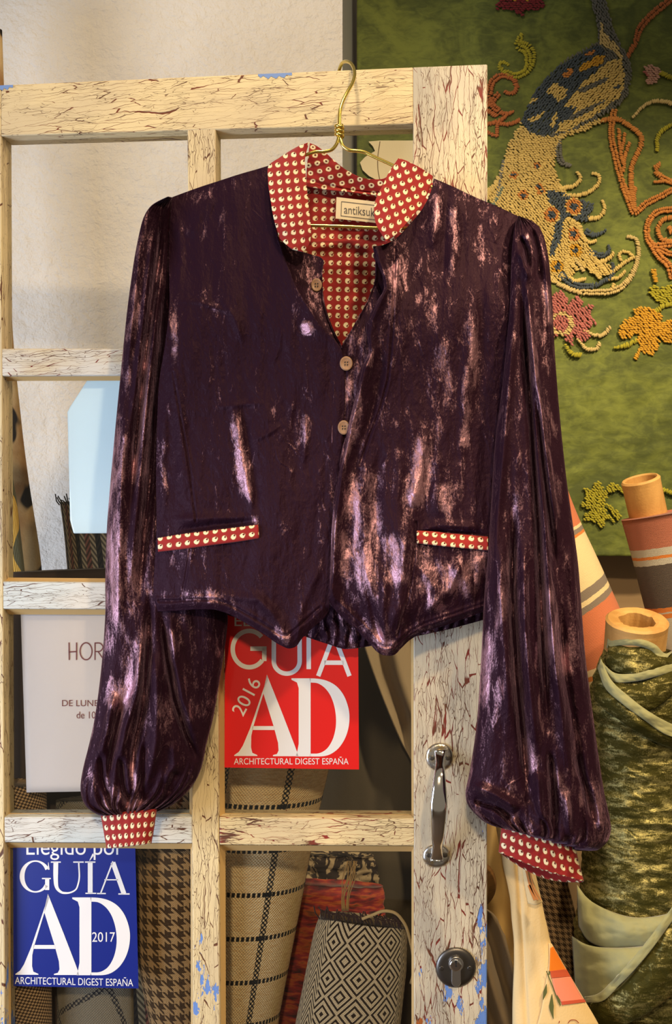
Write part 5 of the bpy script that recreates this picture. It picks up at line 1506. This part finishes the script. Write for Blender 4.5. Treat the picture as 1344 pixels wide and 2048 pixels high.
# broad stripes across a roll
def striped(name, stops, length):
    m, uv, u, v = uvmat(name)
    n = m.noise(m.mapping(uv, (90, 900, 1)), 1.0, 2)
    vv = m.m('ADD', m.m('MULTIPLY', v, -1.0 / length), m.m('MULTIPLY', m.m('SUBTRACT', m.noise(m.mapping(uv, (120, 120, 1)), 1.0, 1), 0.5), 0.004))
    c = m.ramp(vv, stops, 'CONSTANT')
    return fin(m, m.mix(m.m('MULTIPLY', n, 0.25), c, (0.25, 0.18, 0.12, 1)), 0.9, m.m('ADD', n, m.m('MULTIPLY', weave_h(m, uv, (420, 420)), 0.4)), 0.5)
TER = srgb(206, 116, 76); CRM = srgb(232, 208, 158); CHR = srgb(72, 64, 60); ORG = srgb(214, 122, 44); GRY = srgb(128, 116, 104); PAL = srgb(190, 184, 168)
# crushed green velvet
MT['green_velvet'] = mat_velvet('bottle_green_crushed_velvet', (0.038, 0.034, 0.006, 1), (0.60, 0.52, 0.20, 1), (0.62, 0.56, 0.22, 1), (0.55, 0.55, 1.5), 0.75, 0.45)
MT['green_reverse'] = cloth('pale_green_reverse', srgb(150, 148, 104), 240, 0.25, 0.1, 0.6, 0.35)
def mat_card():
    m = M('cardboard_tube'); co = m.coord(); n = m.noise(m.mapping(co, (30, 30, 8)), 1.0, 4); n2 = m.noise(co, 300, 3)
    return m.done(m.bsdf(m.mix(m.sstep(0.3, 0.7, n), srgb(216, 168, 100), srgb(186, 138, 76)), 0.6, m.bump(n2, 0.4, 0.0008), Specular_IOR_Level=0.3))
MT['card'] = mat_card()
MT['card_inner'] = cloth('cardboard_inside', srgb(150, 112, 70), 200)


def core(parent, pl, pr, Y, r_in, down, tilt=(0.0, 1.0), name='cardboard_tube', ragged=0.0, elong=0.32):
    """open cardboard tube: rim centre/half width from px, depth Y, runs down by `down` metres along the tilted axis"""
    c = (at(*pl, Y) + at(*pr, Y)) / 2; r = np.linalg.norm(at(*pr, Y) - at(*pl, Y)) / 2
    ax = np.array([tilt[0], elong, -tilt[1]]); ax /= np.linalg.norm(ax)
    e1 = np.array([1.0, 0, 0]); e1 -= ax * (e1 @ ax); e1 /= np.linalg.norm(e1); e2 = np.cross(ax, e1)
    n = 96; a = np.linspace(0, 2*np.pi, n, endpoint=False)
    rag = ragged * fbm(np.cos(a) * 2.2 + 7, np.sin(a) * 2.2, 3, 5)
    ring = lambda rad, d, w=0: c + ax * (np.full(n, d) + w)[:, None] + rad * (np.cos(a)[:, None] * e1 + np.sin(a)[:, None] * e2)
    prof = [(r_in * 1.0, 0.10, 0), (r_in, 0.012, 0), (r_in * 1.02, 0.002, 0.5), (r_in + (r - r_in) * 0.3, 0.0, 0.3), (r * 0.92, 0.0, 0.3), (r, 0.003, 0.2), (r * 0.985, 0.010, 0), (r * 0.975, down * 0.5, 0), (r * 0.975, down, 0)]
    rr = [p[0] for p in prof]
    V = np.concatenate([ring(p[0] * (1 + (0.10 * fbm(np.cos(a) * 1.5 + 3, np.sin(a) * 1.5, 2, 8)[:, None] if (ragged and i in (1, 2)) else 0)), p[1], rag * p[2]) for i, p in enumerate(prof)])
    f = grid_faces(len(prof), n, True)[:, ::-1].tolist() + [list(range(n))]
    return obj(name, V, f, MT['card'], parent, smooth=False)


# --- patterned rolls leaning on the wall behind the left panes
m, uv, u, v = uvmat('spotted_brown_cloth')
co = m.coord()
sp = m.sstep(0.53, 0.57, m.noise(m.mapping(co, (18, 18, 11)), 1.0, 2)); tone = m.noise(co, 14, 3)
MT['spotted'] = fin(m, m.mix(sp, m.mix(m.sstep(0.35, 0.65, tone), srgb(148, 108, 66), srgb(196, 168, 120)), srgb(30, 26, 24)), 0.9, m.noise(co, 300, 2), 0.5)
o, _ = loft('fabric_roll', [(-120, 60, 4, 60, 1.64), (-110, 300, 12, 300, 1.64), (-100, 500, 18, 500, 1.64), (-90, 690, 26, 690, 1.64), (-80, 800, 38, 800, 1.64), (-70, 930, 52, 930, 1.64), (-50, 1140, 86, 1140, 1.64), (-40, 1500, 96, 1500, 1.64), (-40, 1700, 96, 1700, 1.64)], MT['spotted'],
            'brown black-spotted fabric roll leaning at the far left of the wall', 'fabric roll', ratio=0.3)
m, uv, u, v = uvmat('ochre_wave_cloth')
w_ = m.m('ADD', m.m('SINE', m.m('MULTIPLY', v, 50.0)), m.m('MULTIPLY', m.noise(m.mapping(uv, (14, 14, 1)), 1.0, 2), 1.5))
wv = m.m('LESS_THAN', m.m('ABSOLUTE', m.m('SUBTRACT', m.m('MULTIPLY', u, 60.0), m.m('ADD', m.m('MULTIPLY', w_, 1.1), 5.2))), 1.15)
MT['ochre'] = fin(m, m.mix(wv, srgb(96, 94, 70), srgb(214, 172, 80)), 0.9, m.m('SINE', m.m('MULTIPLY', u, 1600.0)), 0.4)
loft('fabric_roll', [(-90, 905, 16, 915, 1.56), (-80, 990, 33, 990, 1.56), (-70, 1080, 42, 1080, 1.56), (-60, 1140, 50, 1140, 1.56), (-50, 1300, 60, 1300, 1.56), (-50, 1600, 62, 1600, 1.56), (-50, 1800, 62, 1800, 1.56)], MT['ochre'],
     'ochre and grey-green wavy patterned roll behind the left stile', 'fabric roll', ratio=0.3)
# zigzag kilim
m, uv, u, v = uvmat('zigzag_kilim_weave')
zzh = m.m('FRACT', m.m('MULTIPLY', m.m('ADD', v, m.m('MULTIPLY', m.m('ABSOLUTE', m.m('SUBTRACT', m.m('FRACT', m.m('DIVIDE', u, 0.022)), 0.5)), 0.030)), 85.0))
zk = m.m('LESS_THAN', zzh, 0.5)
fb = m.m('FRACT', m.m('DIVIDE', u, 0.044))
bandc = m.ramp(fb, [(0.0, srgb(150, 96, 80)), (0.25, srgb(186, 164, 124)), (0.5, srgb(40, 40, 38)), (0.75, srgb(176, 156, 116))], 'CONSTANT')
MT['kilim'] = fin(m, m.mix(m.m('MULTIPLY', zk, 0.85), bandc, srgb(64, 56, 46)), 0.9, zzh, 0.5)
o, _ = loft('kilim', [(120, 1004, 268, 1000, 1.70), (128, 1060, 282, 1060, 1.70), (136, 1150, 296, 1150, 1.70), (150, 1400, 320, 1400, 1.70)], MT['kilim'], 'rolled zigzag kilim standing behind the pale blue panel', 'rug roll', ratio=0.4)
fr = []
for k in range(26):
    x0 = 112 + k * 4.2 + _rg.randn(); P = np.array([at(x0 + 6, 1010, 1.675), at(x0, 1002, 1.672), at(x0 - 4 + 3 * _rg.randn(), 994 + 4 * _rg.randn(), 1.67)])
    fr.append(tube(P, 0.0011, 5))
V, f = merge(*fr); obj('fringe', V, f, cloth('dark_fringe_wool', srgb(58, 52, 44)), o)
loft('fabric_roll', [(24, 1144, 218, 1136, 1.485), (10, 1180, 222, 1180, 1.485), (6, 1300, 226, 1300, 1.485), (6, 1700, 226, 1700, 1.485)], cloth('dark_brown_wool', srgb(66, 52, 42), 220, 0.4),
     'short dark brown wool roll under the zigzag kilim', 'fabric roll', ratio=0.28)
# lower left pane
m, uv, u, v = uvmat('dashed_knit')
dk = m.m('LESS_THAN', m.m('MULTIPLY', m.m('SINE', m.m('MULTIPLY', m.m('ADD', u, m.m('MULTIPLY', v, 0.5)), 6.283 / 0.008)), m.m('SINE', m.m('MULTIPLY', m.m('SUBTRACT', v, m.m('MULTIPLY', u, 0.4)), 6.283 / 0.0062))), 0.05)
MT['knit'] = fin(m, m.mix(dk, srgb(196, 164, 120), srgb(70, 52, 38)), 0.9, m.noise(m.mapping(uv, (300, 300, 1)), 1.0, 2), 0.6)
loft('fabric_roll', [(-30, 1560, 92, 1570, 1.42), (-25, 1800, 100, 1800, 1.42), (-22, 2048, 104, 2048, 1.42), (-22, 2300, 104, 2300, 1.42)], MT['knit'], 'brown dashed knit roll in the lower left corner', 'fabric roll', ratio=0.5)
loft('fabric_roll', [(112, 1600, 262, 1590, 1.445), (113, 1800, 263, 1800, 1.445), (114, 2048, 268, 2048, 1.445), (114, 2300, 268, 2300, 1.445)], MT['grey_plaid'], 'grey plaid roll behind the blue sticker', 'fabric roll', ratio=0.28, spin=0.03)
o, _ = loft('fabric_roll', [(262, 1480, 402, 1470, 1.415), (270, 1700, 404, 1700, 1.415), (272, 1900, 404, 1900, 1.415), (286, 1980, 402, 1980, 1.415), (300, 2048, 394, 2048, 1.415), (302, 2200, 394, 2200, 1.415)], MT['houndstooth'], 'brown houndstooth tweed roll beside the blue sticker', 'fabric roll', ratio=0.6)
# right panes
o, _ = loft('fabric_roll', [(452, 1180, 716, 1190, 1.52), (430, 1400, 686, 1400, 1.52), (412, 1540, 658, 1540, 1.52), (398, 1640, 634, 1640, 1.52), (384, 1800, 604, 1800, 1.52), (366, 2048, 556, 2048, 1.52), (366, 2300, 556, 2300, 1.52)], MT['straw'],
            'straw coloured plaid roll with black lines below the red sticker', 'fabric roll', ratio=0.62, nu=110, spin=0.045)
o, Vd = loft('rug_roll', [(640, 1828, 812, 1850, 1.415), (628, 1862, 815, 1866, 1.415), (612, 1940, 813, 1940, 1.415), (588, 2060, 800, 2060, 1.415), (586, 2300, 796, 2300, 1.415)], MT['diamond'], 'black and cream diamond woven rug roll in the lower right pane', 'rug roll', ratio=0.34, nu=90)
P = smooth3(np.array([at(x, y, Y) for x, y, Y in ((724, 1838, 1.39), (745, 1830, 1.388), (768, 1822, 1.386), (790, 1826, 1.385), (808, 1846, 1.385), (820, 1880, 1.387), (827, 1920, 1.39), (826, 1950, 1.40), (822, 1966, 1.41))]), 60)
V, f = tube(P, 0.0022, 8); MT['twine'] = cloth('cream_twine', srgb(206, 182, 136), 500)
obj('twine', V, f, MT['twine'], o)['label'] = 'loose cream cord'
fr = []
for k in range(60):
    t_ = k / 59; x0 = 640 + t_ * 170; y0 = 1832 + 20 * t_
    P = np.array([at(x0, y0 + 6, 1.40), at(x0 - 3 + 3 * _rg.randn(), y0 - 6, 1.398), at(x0 - 10 + 10 * _rg.randn(), y0 - 14 + 4 * _rg.randn(), 1.402)]); fr.append(tube(P, 0.0010, 5))
V, f = merge(*fr); obj('fringe', V, f, cloth('dark_mixed_fringe', srgb(66, 50, 52)), o)
fr = []
for k in range(9):
    x0 = 684 + 1.6 * k; P = smooth3(np.array([at(x0, 1822, 1.40), at(x0 + 2 * _rg.randn(), 1790, 1.395), at(x0 + 8 + 3 * _rg.randn(), 1755, 1.39), at(x0 + 16 + 6 * _rg.randn(), 1722, 1.388)]), 12); fr.append(tube(P, 0.0007, 5))
V, f = merge(*fr); obj('loose_threads', V, f, cloth('straw_threads', srgb(176, 140, 84)), o)
m = M('red_orange_woven'); co = m.coord(); n = m.noise(m.mapping(co, (40, 40, 160)), 1.0, 3)
MT['redorange'] = m.done(m.bsdf(m.ramp(n, [(0.3, srgb(60, 30, 34)), (0.48, srgb(140, 40, 40)), (0.6, srgb(170, 84, 40)), (0.75, srgb(96, 60, 40))]), 0.9, m.bump(n, 0.5, 0.003), Sheen_Weight=0.1))
loft('textile_bundle', [(560, 1760, 768, 1772, 1.60), (556, 1850, 772, 1850, 1.60), (550, 2048, 770, 2048, 1.60)], MT['redorange'], 'red and orange woven bundle behind the diamond rug roll', 'textile', ratio=0.2,
     disp=lambda a, d, x, y: 0.004 * fbm(x / 26, y / 26, 3, 12))
m = M('black_ikat'); co = m.coord(); n = m.noise(m.mapping(co, (46, 46, 30)), 1.0, 3, 0.6, 1.5)
MT['ikat'] = m.done(m.bsdf(m.mix(m.sstep(0.47, 0.54, n), srgb(40, 30, 28), srgb(172, 154, 122)), 0.9, m.bump(n, 0.4, 0.002)))
loft('textile_bundle', [(560, 1700, 752, 1712, 1.68), (556, 1740, 756, 1740, 1.68), (556, 1815, 752, 1815, 1.68), (552, 2048, 752, 2048, 1.68)], MT['ikat'], 'dark ikat bundle with cream markings above the red-orange bundle', 'textile', ratio=0.2,
     disp=lambda a, d, x, y: 0.005 * fbm(x / 30, y / 14, 3, 14))
# grey dust sheet and pale hanging cloth behind the right panes
def drape(name, q, Y, mat, label, cat, amp=0.012, per=70, n=90, seed=0, slant=0.0):
    G = coons(q[0], q[1], q[2], q[3], n, n)
    X, Y_ = G[..., 0], G[..., 1]
    d = Y - amp * np.sin((X + slant * Y_) / per * 2 * np.pi + 1.3 * fbm(X / 200, Y_ / 300, 2, seed)) - 0.3 * amp * fbm(X / 60, Y_ / 120, 3, seed + 2)
    o = obj(name, at(X, Y_, d).reshape(-1, 3), grid_faces(n, n), mat)
    solid(o, 0.003, -1); tag(o, label, cat); return o


drape('dust_sheet', ([(520, 1150), (860, 1150)], [(860, 1150), (862, 2698)], [(520, 2698), (862, 2698)], [(520, 1150), (520, 2698)]), 1.79, cloth('grey_brown_linen', srgb(84, 76, 62), 300, 0.3), 'dark grey-brown cloth draped behind the rolls in the right panes', 'cloth', 0.010, 120, 60, 3, 0.2)
drape('pale_cloth', ([(700, 1180), (905, 1170)], [(905, 1170), (905, 2770)], [(860, 2770), (905, 2770)], [(700, 1180), (733, 1300), (765, 1390), (800, 1475), (838, 1560), (852, 1640), (860, 2770)]), 1.72, cloth('pale_beige_linen', srgb(166, 148, 120), 300, 0.25), 'pale beige cloth falling diagonally behind the right pane', 'cloth', 0.012, 64, 70, 7, -0.25)

# --- right of the door
drape('cream_cloth', ([(930, 1560), (1060, 1560)], [(1060, 1560), (1040, 1900), (1010, 2300), (1010, 2872)], [(930, 2872), (1010, 2872)], [(930, 1560), (930, 2872)]), 1.62, cloth('cream_cotton_drape', srgb(216, 180, 112), 300, 0.25), 'cream cotton hanging behind the lock stile', 'cloth', 0.012, 60, 60, 9, 0.1)
drape('taupe_cloth', ([(900, 1800), (985, 1830), (1010, 1870)], [(1010, 1870), (1042, 2000), (1075, 2300), (1075, 2940)], [(900, 2940), (1075, 2940)], [(900, 1800), (900, 2940)]), 1.56, cloth('taupe_drape', srgb(126, 108, 84), 300, 0.25), 'taupe cloth folded below the wooden knob', 'cloth', 0.014, 56, 60, 11, -0.35)
# printed floral cloth, rolled
m, uv, u, v = uvmat('printed_floral_cotton'); co = m.coord()
MT['floral'] = fin(m, m.mix(m.noise(co, 10, 3), srgb(232, 204, 150), srgb(218, 186, 130)), 0.85, m.noise(co, 420, 2), 0.3)
o, Vf = loft('fabric_roll', [(990, 1640, 1036, 1640, 1.325), (1003, 1720, 1064, 1722, 1.325), (1020, 1800, 1084, 1806, 1.325), (1028, 1880, 1101, 1884, 1.32), (1028, 1940, 1134, 1950, 1.32), (1025, 2048, 1196, 2048, 1.315), (1022, 2200, 1270, 2200, 1.31), (1022, 2600, 1280, 2600, 1.30)], MT['floral'],
             'cream floral cotton roll with an orange and pink printed edge', 'fabric roll', ratio=0.34, nu=140, disp=lambda a, d, x, y: -0.004 * np.exp(-((x - (1012 + 0.05 * (y - 1700)) - 22) / 5) ** 2) + 0.0012 * fbm(x / 26, y / 120, 2, 44))
def surf(rows, ratio):
    """front depth of a loft at a pixel, from its own rows"""
    rows = np.array(rows, float); ys = (rows[:, 1] + rows[:, 3]) / 2
    def f(x, y, lift=0.0012):
        l, r, Y = (np.interp(y, ys, rows[:, k]) for k in (0, 2, 4))
        hw = (r - l) / 2; q = np.clip((x - (l + r) / 2) / hw, -0.985, 0.985)
        return float(Y - hw * Y / F * ratio * math.sqrt(1 - q * q) - lift)
    return f
on_floral = surf([(990, 1640, 1036, 1640, 1.325), (1003, 1720, 1064, 1722, 1.325), (1020, 1800, 1084, 1806, 1.325), (1028, 1880, 1101, 1884, 1.32), (1028, 1940, 1134, 1950, 1.32), (1025, 2048, 1196, 2048, 1.315)], 0.34)
def printed(name, P, col, parent, lift=0.0012, lab=None):
    """printed shape lying on the roll: fine strip grid between two edges"""
    L, R = resample(P[0], 26), resample(P[1], 26)
    u_ = np.linspace(0, 1, 12)[None, :, None]
    G = L[:, None] * (1 - u_) + R[:, None] * u_
    V = np.array([[at(x, y, on_floral(x, y, lift)) for x, y in r] for r in G]).reshape(-1, 3)
    k = obj(name, V, grid_faces(26, 12), cloth('print_' + name, srgb(*col), 300, 0.2), parent)
    solid(k, 0.0008, 0)
    if lab: k['label'] = lab
    return k
G = coons([(1099, 1886), (1104, 1888)], [(1104, 1888), (1136, 1944), (1168, 1998), (1196, 2046), (1210, 2075)], [(1066, 2075), (1210, 2075)], [(1099, 1886), (1099, 1920), (1092, 1965), (1080, 2030), (1066, 2075)], 30, 60)
YY = np.array([[on_floral(x, y, 0.0028) for x, y in r] for r in G])
k = obj('printed_flap', at(G[..., 0], G[..., 1], YY).reshape(-1, 3), grid_faces(60, 30), MT['floral'], o); solid(k, 0.0016, -1)
printed('orange_band', ([(1101, 1896), (1100, 1918), (1099, 1944)], [(1106, 1893), (1119, 1916), (1133, 1941)]), (232, 124, 26), o, 0.0040)
printed('rust_line', ([(1100, 1942), (1103, 1956)], [(1133, 1938), (1141, 1953)]), (196, 84, 50), o, 0.0042)
printed('pink_band', ([(1104, 1957), (1112, 1990), (1122, 2004)], [(1141, 1953), (1158, 1984), (1168, 2000)]), (236, 140, 110), o, 0.0040)
printed('rust_line', ([(1122, 2003), (1124, 2010)], [(1168, 1998), (1172, 2004)]), (200, 84, 56), o, 0.0042)
def leafy(P, w, lift=0.0044):
    v, f = stroke(P, w, 16)
    V = np.array([at(x, y, on_floral(x, y, lift)) for x, y in v]); return V, f
V, f = merge(leafy([(1093, 1942), (1098, 1955), (1106, 1975), (1114, 1996), (1121, 2010)], 2.2), leafy([(1093, 1968), (1090, 1985), (1086, 2000)], [1, 8, 1]), leafy([(1104, 1988), (1103, 2015), (1107, 2038)], [1, 10, 1]), leafy([(1114, 1990), (1118, 2002), (1121, 2012)], [1, 6, 1]), leafy([(1099, 1942), (1098, 1950)], [4, 2]))
obj('leaf_sprig', V, [q[::-1] for q in f], cloth('print_green', srgb(92, 96, 52), 300, 0.1), o, smooth=False)['label'] = 'printed olive leaf sprig'
V, f = merge(leafy([(1136, 2046), (1142, 2040), (1150, 2040), (1158, 2046)], 1.6), leafy([(1118, 2046), (1119, 2042)], 2))
obj('printed_line', V, [q[::-1] for q in f], cloth('print_brown', srgb(150, 70, 40), 300, 0.1), o, smooth=False)
# turned-over corner of the floral cloth
G = coons([(1040, 1690), (1052, 1712)], [(1052, 1712), (1066, 1760), (1086, 1804)], [(1056, 1807), (1072, 1810), (1086, 1804)], [(1040, 1690), (1046, 1750), (1056, 1807)], 20, 40)
off = 1.300 - 0.005 * np.sin(np.linspace(0, np.pi, 20))[None, :] + 0 * G[..., 0]
k = obj('turned_corner', at(G[..., 0], G[..., 1], off).reshape(-1, 3), grid_faces(40, 20), MT['floral'], o); solid(k, 0.002, -1)
V, f = merge(*[(lambda vf: (np.array([at(x, y, 1.2925) for x, y in vf[0]]), [q[::-1] for q in vf[1]]))(stroke(P, w, 14)) for P, w in (([(1052, 1738), (1060, 1770), (1076, 1800)], 4), ([(1060, 1740), (1066, 1770), (1082, 1800)], 3), ([(1058, 1770), (1064, 1786), (1070, 1800)], 6))])
obj('orange_print', V, f, cloth('print_peach', srgb(236, 150, 80), 300, 0.1), k, smooth=False)
# brown tweed
loft('fabric_roll', [(1030, 1640, 1120, 1650, 1.55), (1050, 1740, 1134, 1760, 1.55), (1070, 1820, 1152, 1830, 1.54), (1090, 1900, 1160, 1910, 1.55), (1100, 2048, 1176, 2048, 1.56), (1102, 2300, 1176, 2300, 1.57)], MT['houndstooth'], 'dark brown tweed roll between the floral roll and the green velvet', 'fabric roll', ratio=0.4, uvscale=1.7)
# striped rolls
st1 = striped('terracotta_stripe_cotton', [(0.0, TER), (0.125, CRM), (0.13, GRY), (0.142, ORG), (0.15, CRM), (0.275, GRY), (0.298, CRM), (0.312, GRY), (0.328, TER), (0.455, CRM), (0.470, ORG), (0.482, CRM), (0.498, GRY), (0.62, ORG), (0.64, PAL), (0.75, TER), (0.88, CRM)], 0.62)
o, _ = loft('fabric_roll', [(1000, 1010, 1125, 955, 1.62), (1034, 1083, 1153, 1030, 1.62), (1085, 1190, 1196, 1120, 1.60), (1128, 1292, 1238, 1216, 1.59), (1172, 1400, 1290, 1330, 1.57), (1250, 1620, 1380, 1560, 1.54)], st1, 'terracotta and cream striped roll leaning beside the right sleeve', 'fabric roll', ratio=0.9, nu=90)
st2 = striped('charcoal_stripe_cotton', [(0.0, srgb(176, 104, 82)), (0.082, PAL), (0.100, ORG), (0.109, PAL), (0.124, CHR), (0.232, ORG), (0.243, PAL), (0.250, ORG), (0.260, PAL), (0.42, srgb(150, 84, 50)), (0.44, PAL), (0.70, TER)], 0.60)
o, _ = loft('fabric_roll', [(1245, 1041, 1400, 1012, 1.60), (1262, 1100, 1414, 1070, 1.60), (1300, 1250, 1450, 1212, 1.58), (1345, 1420, 1496, 1380, 1.56), (1400, 1640, 1556, 1600, 1.53)], st2, 'charcoal and pink striped roll on a cardboard tube at the right edge', 'fabric roll', ratio=0.9, nu=90)
core(o, (1243, 966), (1318, 948), 1.60, 0.024, 0.12, (0.27, 0.95), elong=0.20)
# --- the big roll of green velvet
def gdisp(a, d, x, y):
    r = 0.0028 * fbm(x / 70, y / 30, 3, 101) + 0.0022 * (ridged(x / 95, y / 24 + 0.4 * pn(x / 60, y / 60, 3), 2, 103) - 0.4) * sst(1420, 1520, y)
    r = r + 0.004 * np.exp(-((y - 1420 - 0.35 * (x - 1180)) / 9) ** 2) - 0.003 * np.exp(-((y - 1440 - 0.35 * (x - 1180)) / 9) ** 2)
    return r + 0.003 * np.exp(-((y - 1648 + 0.0 * x) / 6) ** 2)
o, Vg = loft('velvet_roll', [(1217, 1290, 1342, 1300, 1.43), (1203, 1310, 1352, 1320, 1.43), (1192, 1350, 1362, 1350, 1.43), (1178, 1400, 1372, 1400, 1.43), (1184, 1450, 1376, 1450, 1.43), (1192, 1530, 1380, 1530, 1.43), (1180, 1640, 1386, 1640, 1.43), (1166, 1720, 1392, 1720, 1.43), (1160, 1800, 1398, 1800, 1.43), (1150, 1860, 1404, 1860, 1.43), (1150, 1960, 1410, 1960, 1.43), (1158, 2048, 1412, 2048, 1.43)],
             MT['green_velvet'], 'dark green crushed velvet roll on a cardboard tube', 'fabric roll', ratio=0.85, nu=150, nv=260, disp=gdisp, top_cap=True)
core(o, (1213, 1238), (1336, 1238), 1.415, 0.024, 0.09, (0.015, 1.0), ragged=0.0022, elong=0.34)
def gy(x, y, lift):
    d = (Vg[..., 1] < Vg[..., 1].mean(1, keepdims=True) + 0.001)
    X = Vg[..., 0] / Vg[..., 1] * F + 672; Y_ = 1024 - (Vg[..., 2] - CAMZ) / Vg[..., 1] * F
    e = (X - x) ** 2 + (Y_ - y) ** 2; e[~d] = 1e12
    return float(Vg[..., 1].ravel()[e.argmin()]) - lift
def wrap(name, A, B_, mat, lift=0.006, puff=0.006, nu=24, nv=70, label=None, nap=None, seed=0):
    """band of cloth lying round the roll between edges A and B (px, left to right)"""
    a, b = resample(A, nv), resample(B_, nv)
    t = np.linspace(0, 1, nu)[None, :, None]
    G = a[:, None] * (1 - t) + b[:, None] * t
    YY = np.array([[gy(x, y, 0) for x, y in r[::6]] for r in G[::4]])
    yi = np.linspace(0, nv - 1, YY.shape[0]); xi = np.linspace(0, nu - 1, YY.shape[1])
    tmp = np.stack([np.interp(np.arange(nu), xi, r) for r in YY]); YY = np.stack([np.interp(np.arange(nv), yi, tmp[:, k]) for k in range(nu)], 1)
    tt = t[..., 0]
    d = YY - lift - puff * np.sin(tt * np.pi) ** 0.7 - 0.002 * fbm(G[..., 0] / 40, G[..., 1] / 22, 3, seed)
    k = obj(name, at(G[..., 0], G[..., 1], d).reshape(-1, 3), grid_faces(nv, nu)[:, ::-1], mat, o, attr={'nap': np.zeros(nu * nv)})
    solid(k, 0.0016, 0)
    if label: k['label'] = label
    return k
GR, GV = MT['green_reverse'], MT['green_velvet']
# scarf-like wraps at the top of the roll
wrap('velvet_fold', [(1217, 1300), (1212, 1330), (1240, 1352), (1290, 1352), (1344, 1330)], [(1216, 1284), (1236, 1284), (1280, 1288), (1310, 1300), (1344, 1318)], GV, 0.006, 0.008, seed=3)
wrap('reverse_fold', [(1214, 1296), (1240, 1290), (1276, 1291), (1304, 1302), (1318, 1318), (1330, 1320)], [(1216, 1277), (1240, 1274), (1282, 1278), (1310, 1290), (1332, 1308), (1348, 1300)], GR, 0.012, 0.0025, label='pale green reverse showing at the fold', seed=5)
wrap('reverse_fold', [(1212, 1350), (1232, 1364), (1270, 1362), (1320, 1350), (1350, 1340)], [(1205, 1325), (1226, 1345), (1268, 1348), (1310, 1336), (1350, 1322)], GR, 0.011, 0.002, label='pale green reverse showing at the fold', seed=7)
wrap('velvet_fold', [(1186, 1352), (1192, 1398), (1240, 1440), (1300, 1478), (1352, 1500), (1380, 1512)], [(1206, 1316), (1216, 1360), (1252, 1400), (1306, 1432), (1352, 1452), (1380, 1464)], GV, 0.009, 0.009, seed=9)
wrap('reverse_fold', [(1196, 1336), (1210, 1374), (1246, 1408), (1290, 1440), (1330, 1468), (1372, 1482)], [(1202, 1318), (1222, 1360), (1256, 1392), (1298, 1424), (1338, 1446), (1372, 1460)], GR, 0.019, 0.0025, label='pale green reverse showing at the fold', seed=11)
wrap('velvet_fold', [(1230, 1390), (1262, 1424), (1300, 1420), (1350, 1386)], [(1226, 1366), (1262, 1372), (1300, 1360), (1352, 1340)], GV, 0.010, 0.008, seed=13)
# pale reverse turned out low on the roll, with the velvet edge crossing it
wrap('reverse_fold', [(1158, 1852), (1176, 1880), (1230, 1898), (1290, 1896), (1346, 1876), (1400, 1850)], [(1154, 1770), (1172, 1794), (1214, 1820), (1280, 1836), (1346, 1826), (1400, 1810)], GR, 0.010, 0.010, label='pale green reverse of the velvet turned out', seed=15)
wrap('reverse_fold', [(1152, 1990), (1176, 2006), (1230, 2000), (1290, 1960), (1346, 1920), (1400, 1890)], [(1144, 1872), (1166, 1886), (1216, 1896), (1284, 1893), (1346, 1880), (1400, 1860)], GR, 0.016, 0.012, label='pale green reverse of the velvet turned out', seed=17)
wrap('velvet_fold', [(1178, 2060), (1230, 2054), (1290, 2030), (1346, 1990), (1400, 1960)], [(1180, 2008), (1230, 1984), (1288, 1920), (1346, 1842), (1400, 1780)], GV, 0.030, 0.010, seed=19)
wrap('reverse_edge', [(1166, 2004), (1196, 2004), (1240, 1968), (1290, 1914), (1346, 1838), (1396, 1768)], [(1170, 1994), (1192, 1990), (1232, 1954), (1282, 1898), (1340, 1820), (1390, 1750)], GR, 0.041, 0.0015, label='pale selvedge edge of the velvet', seed=21)
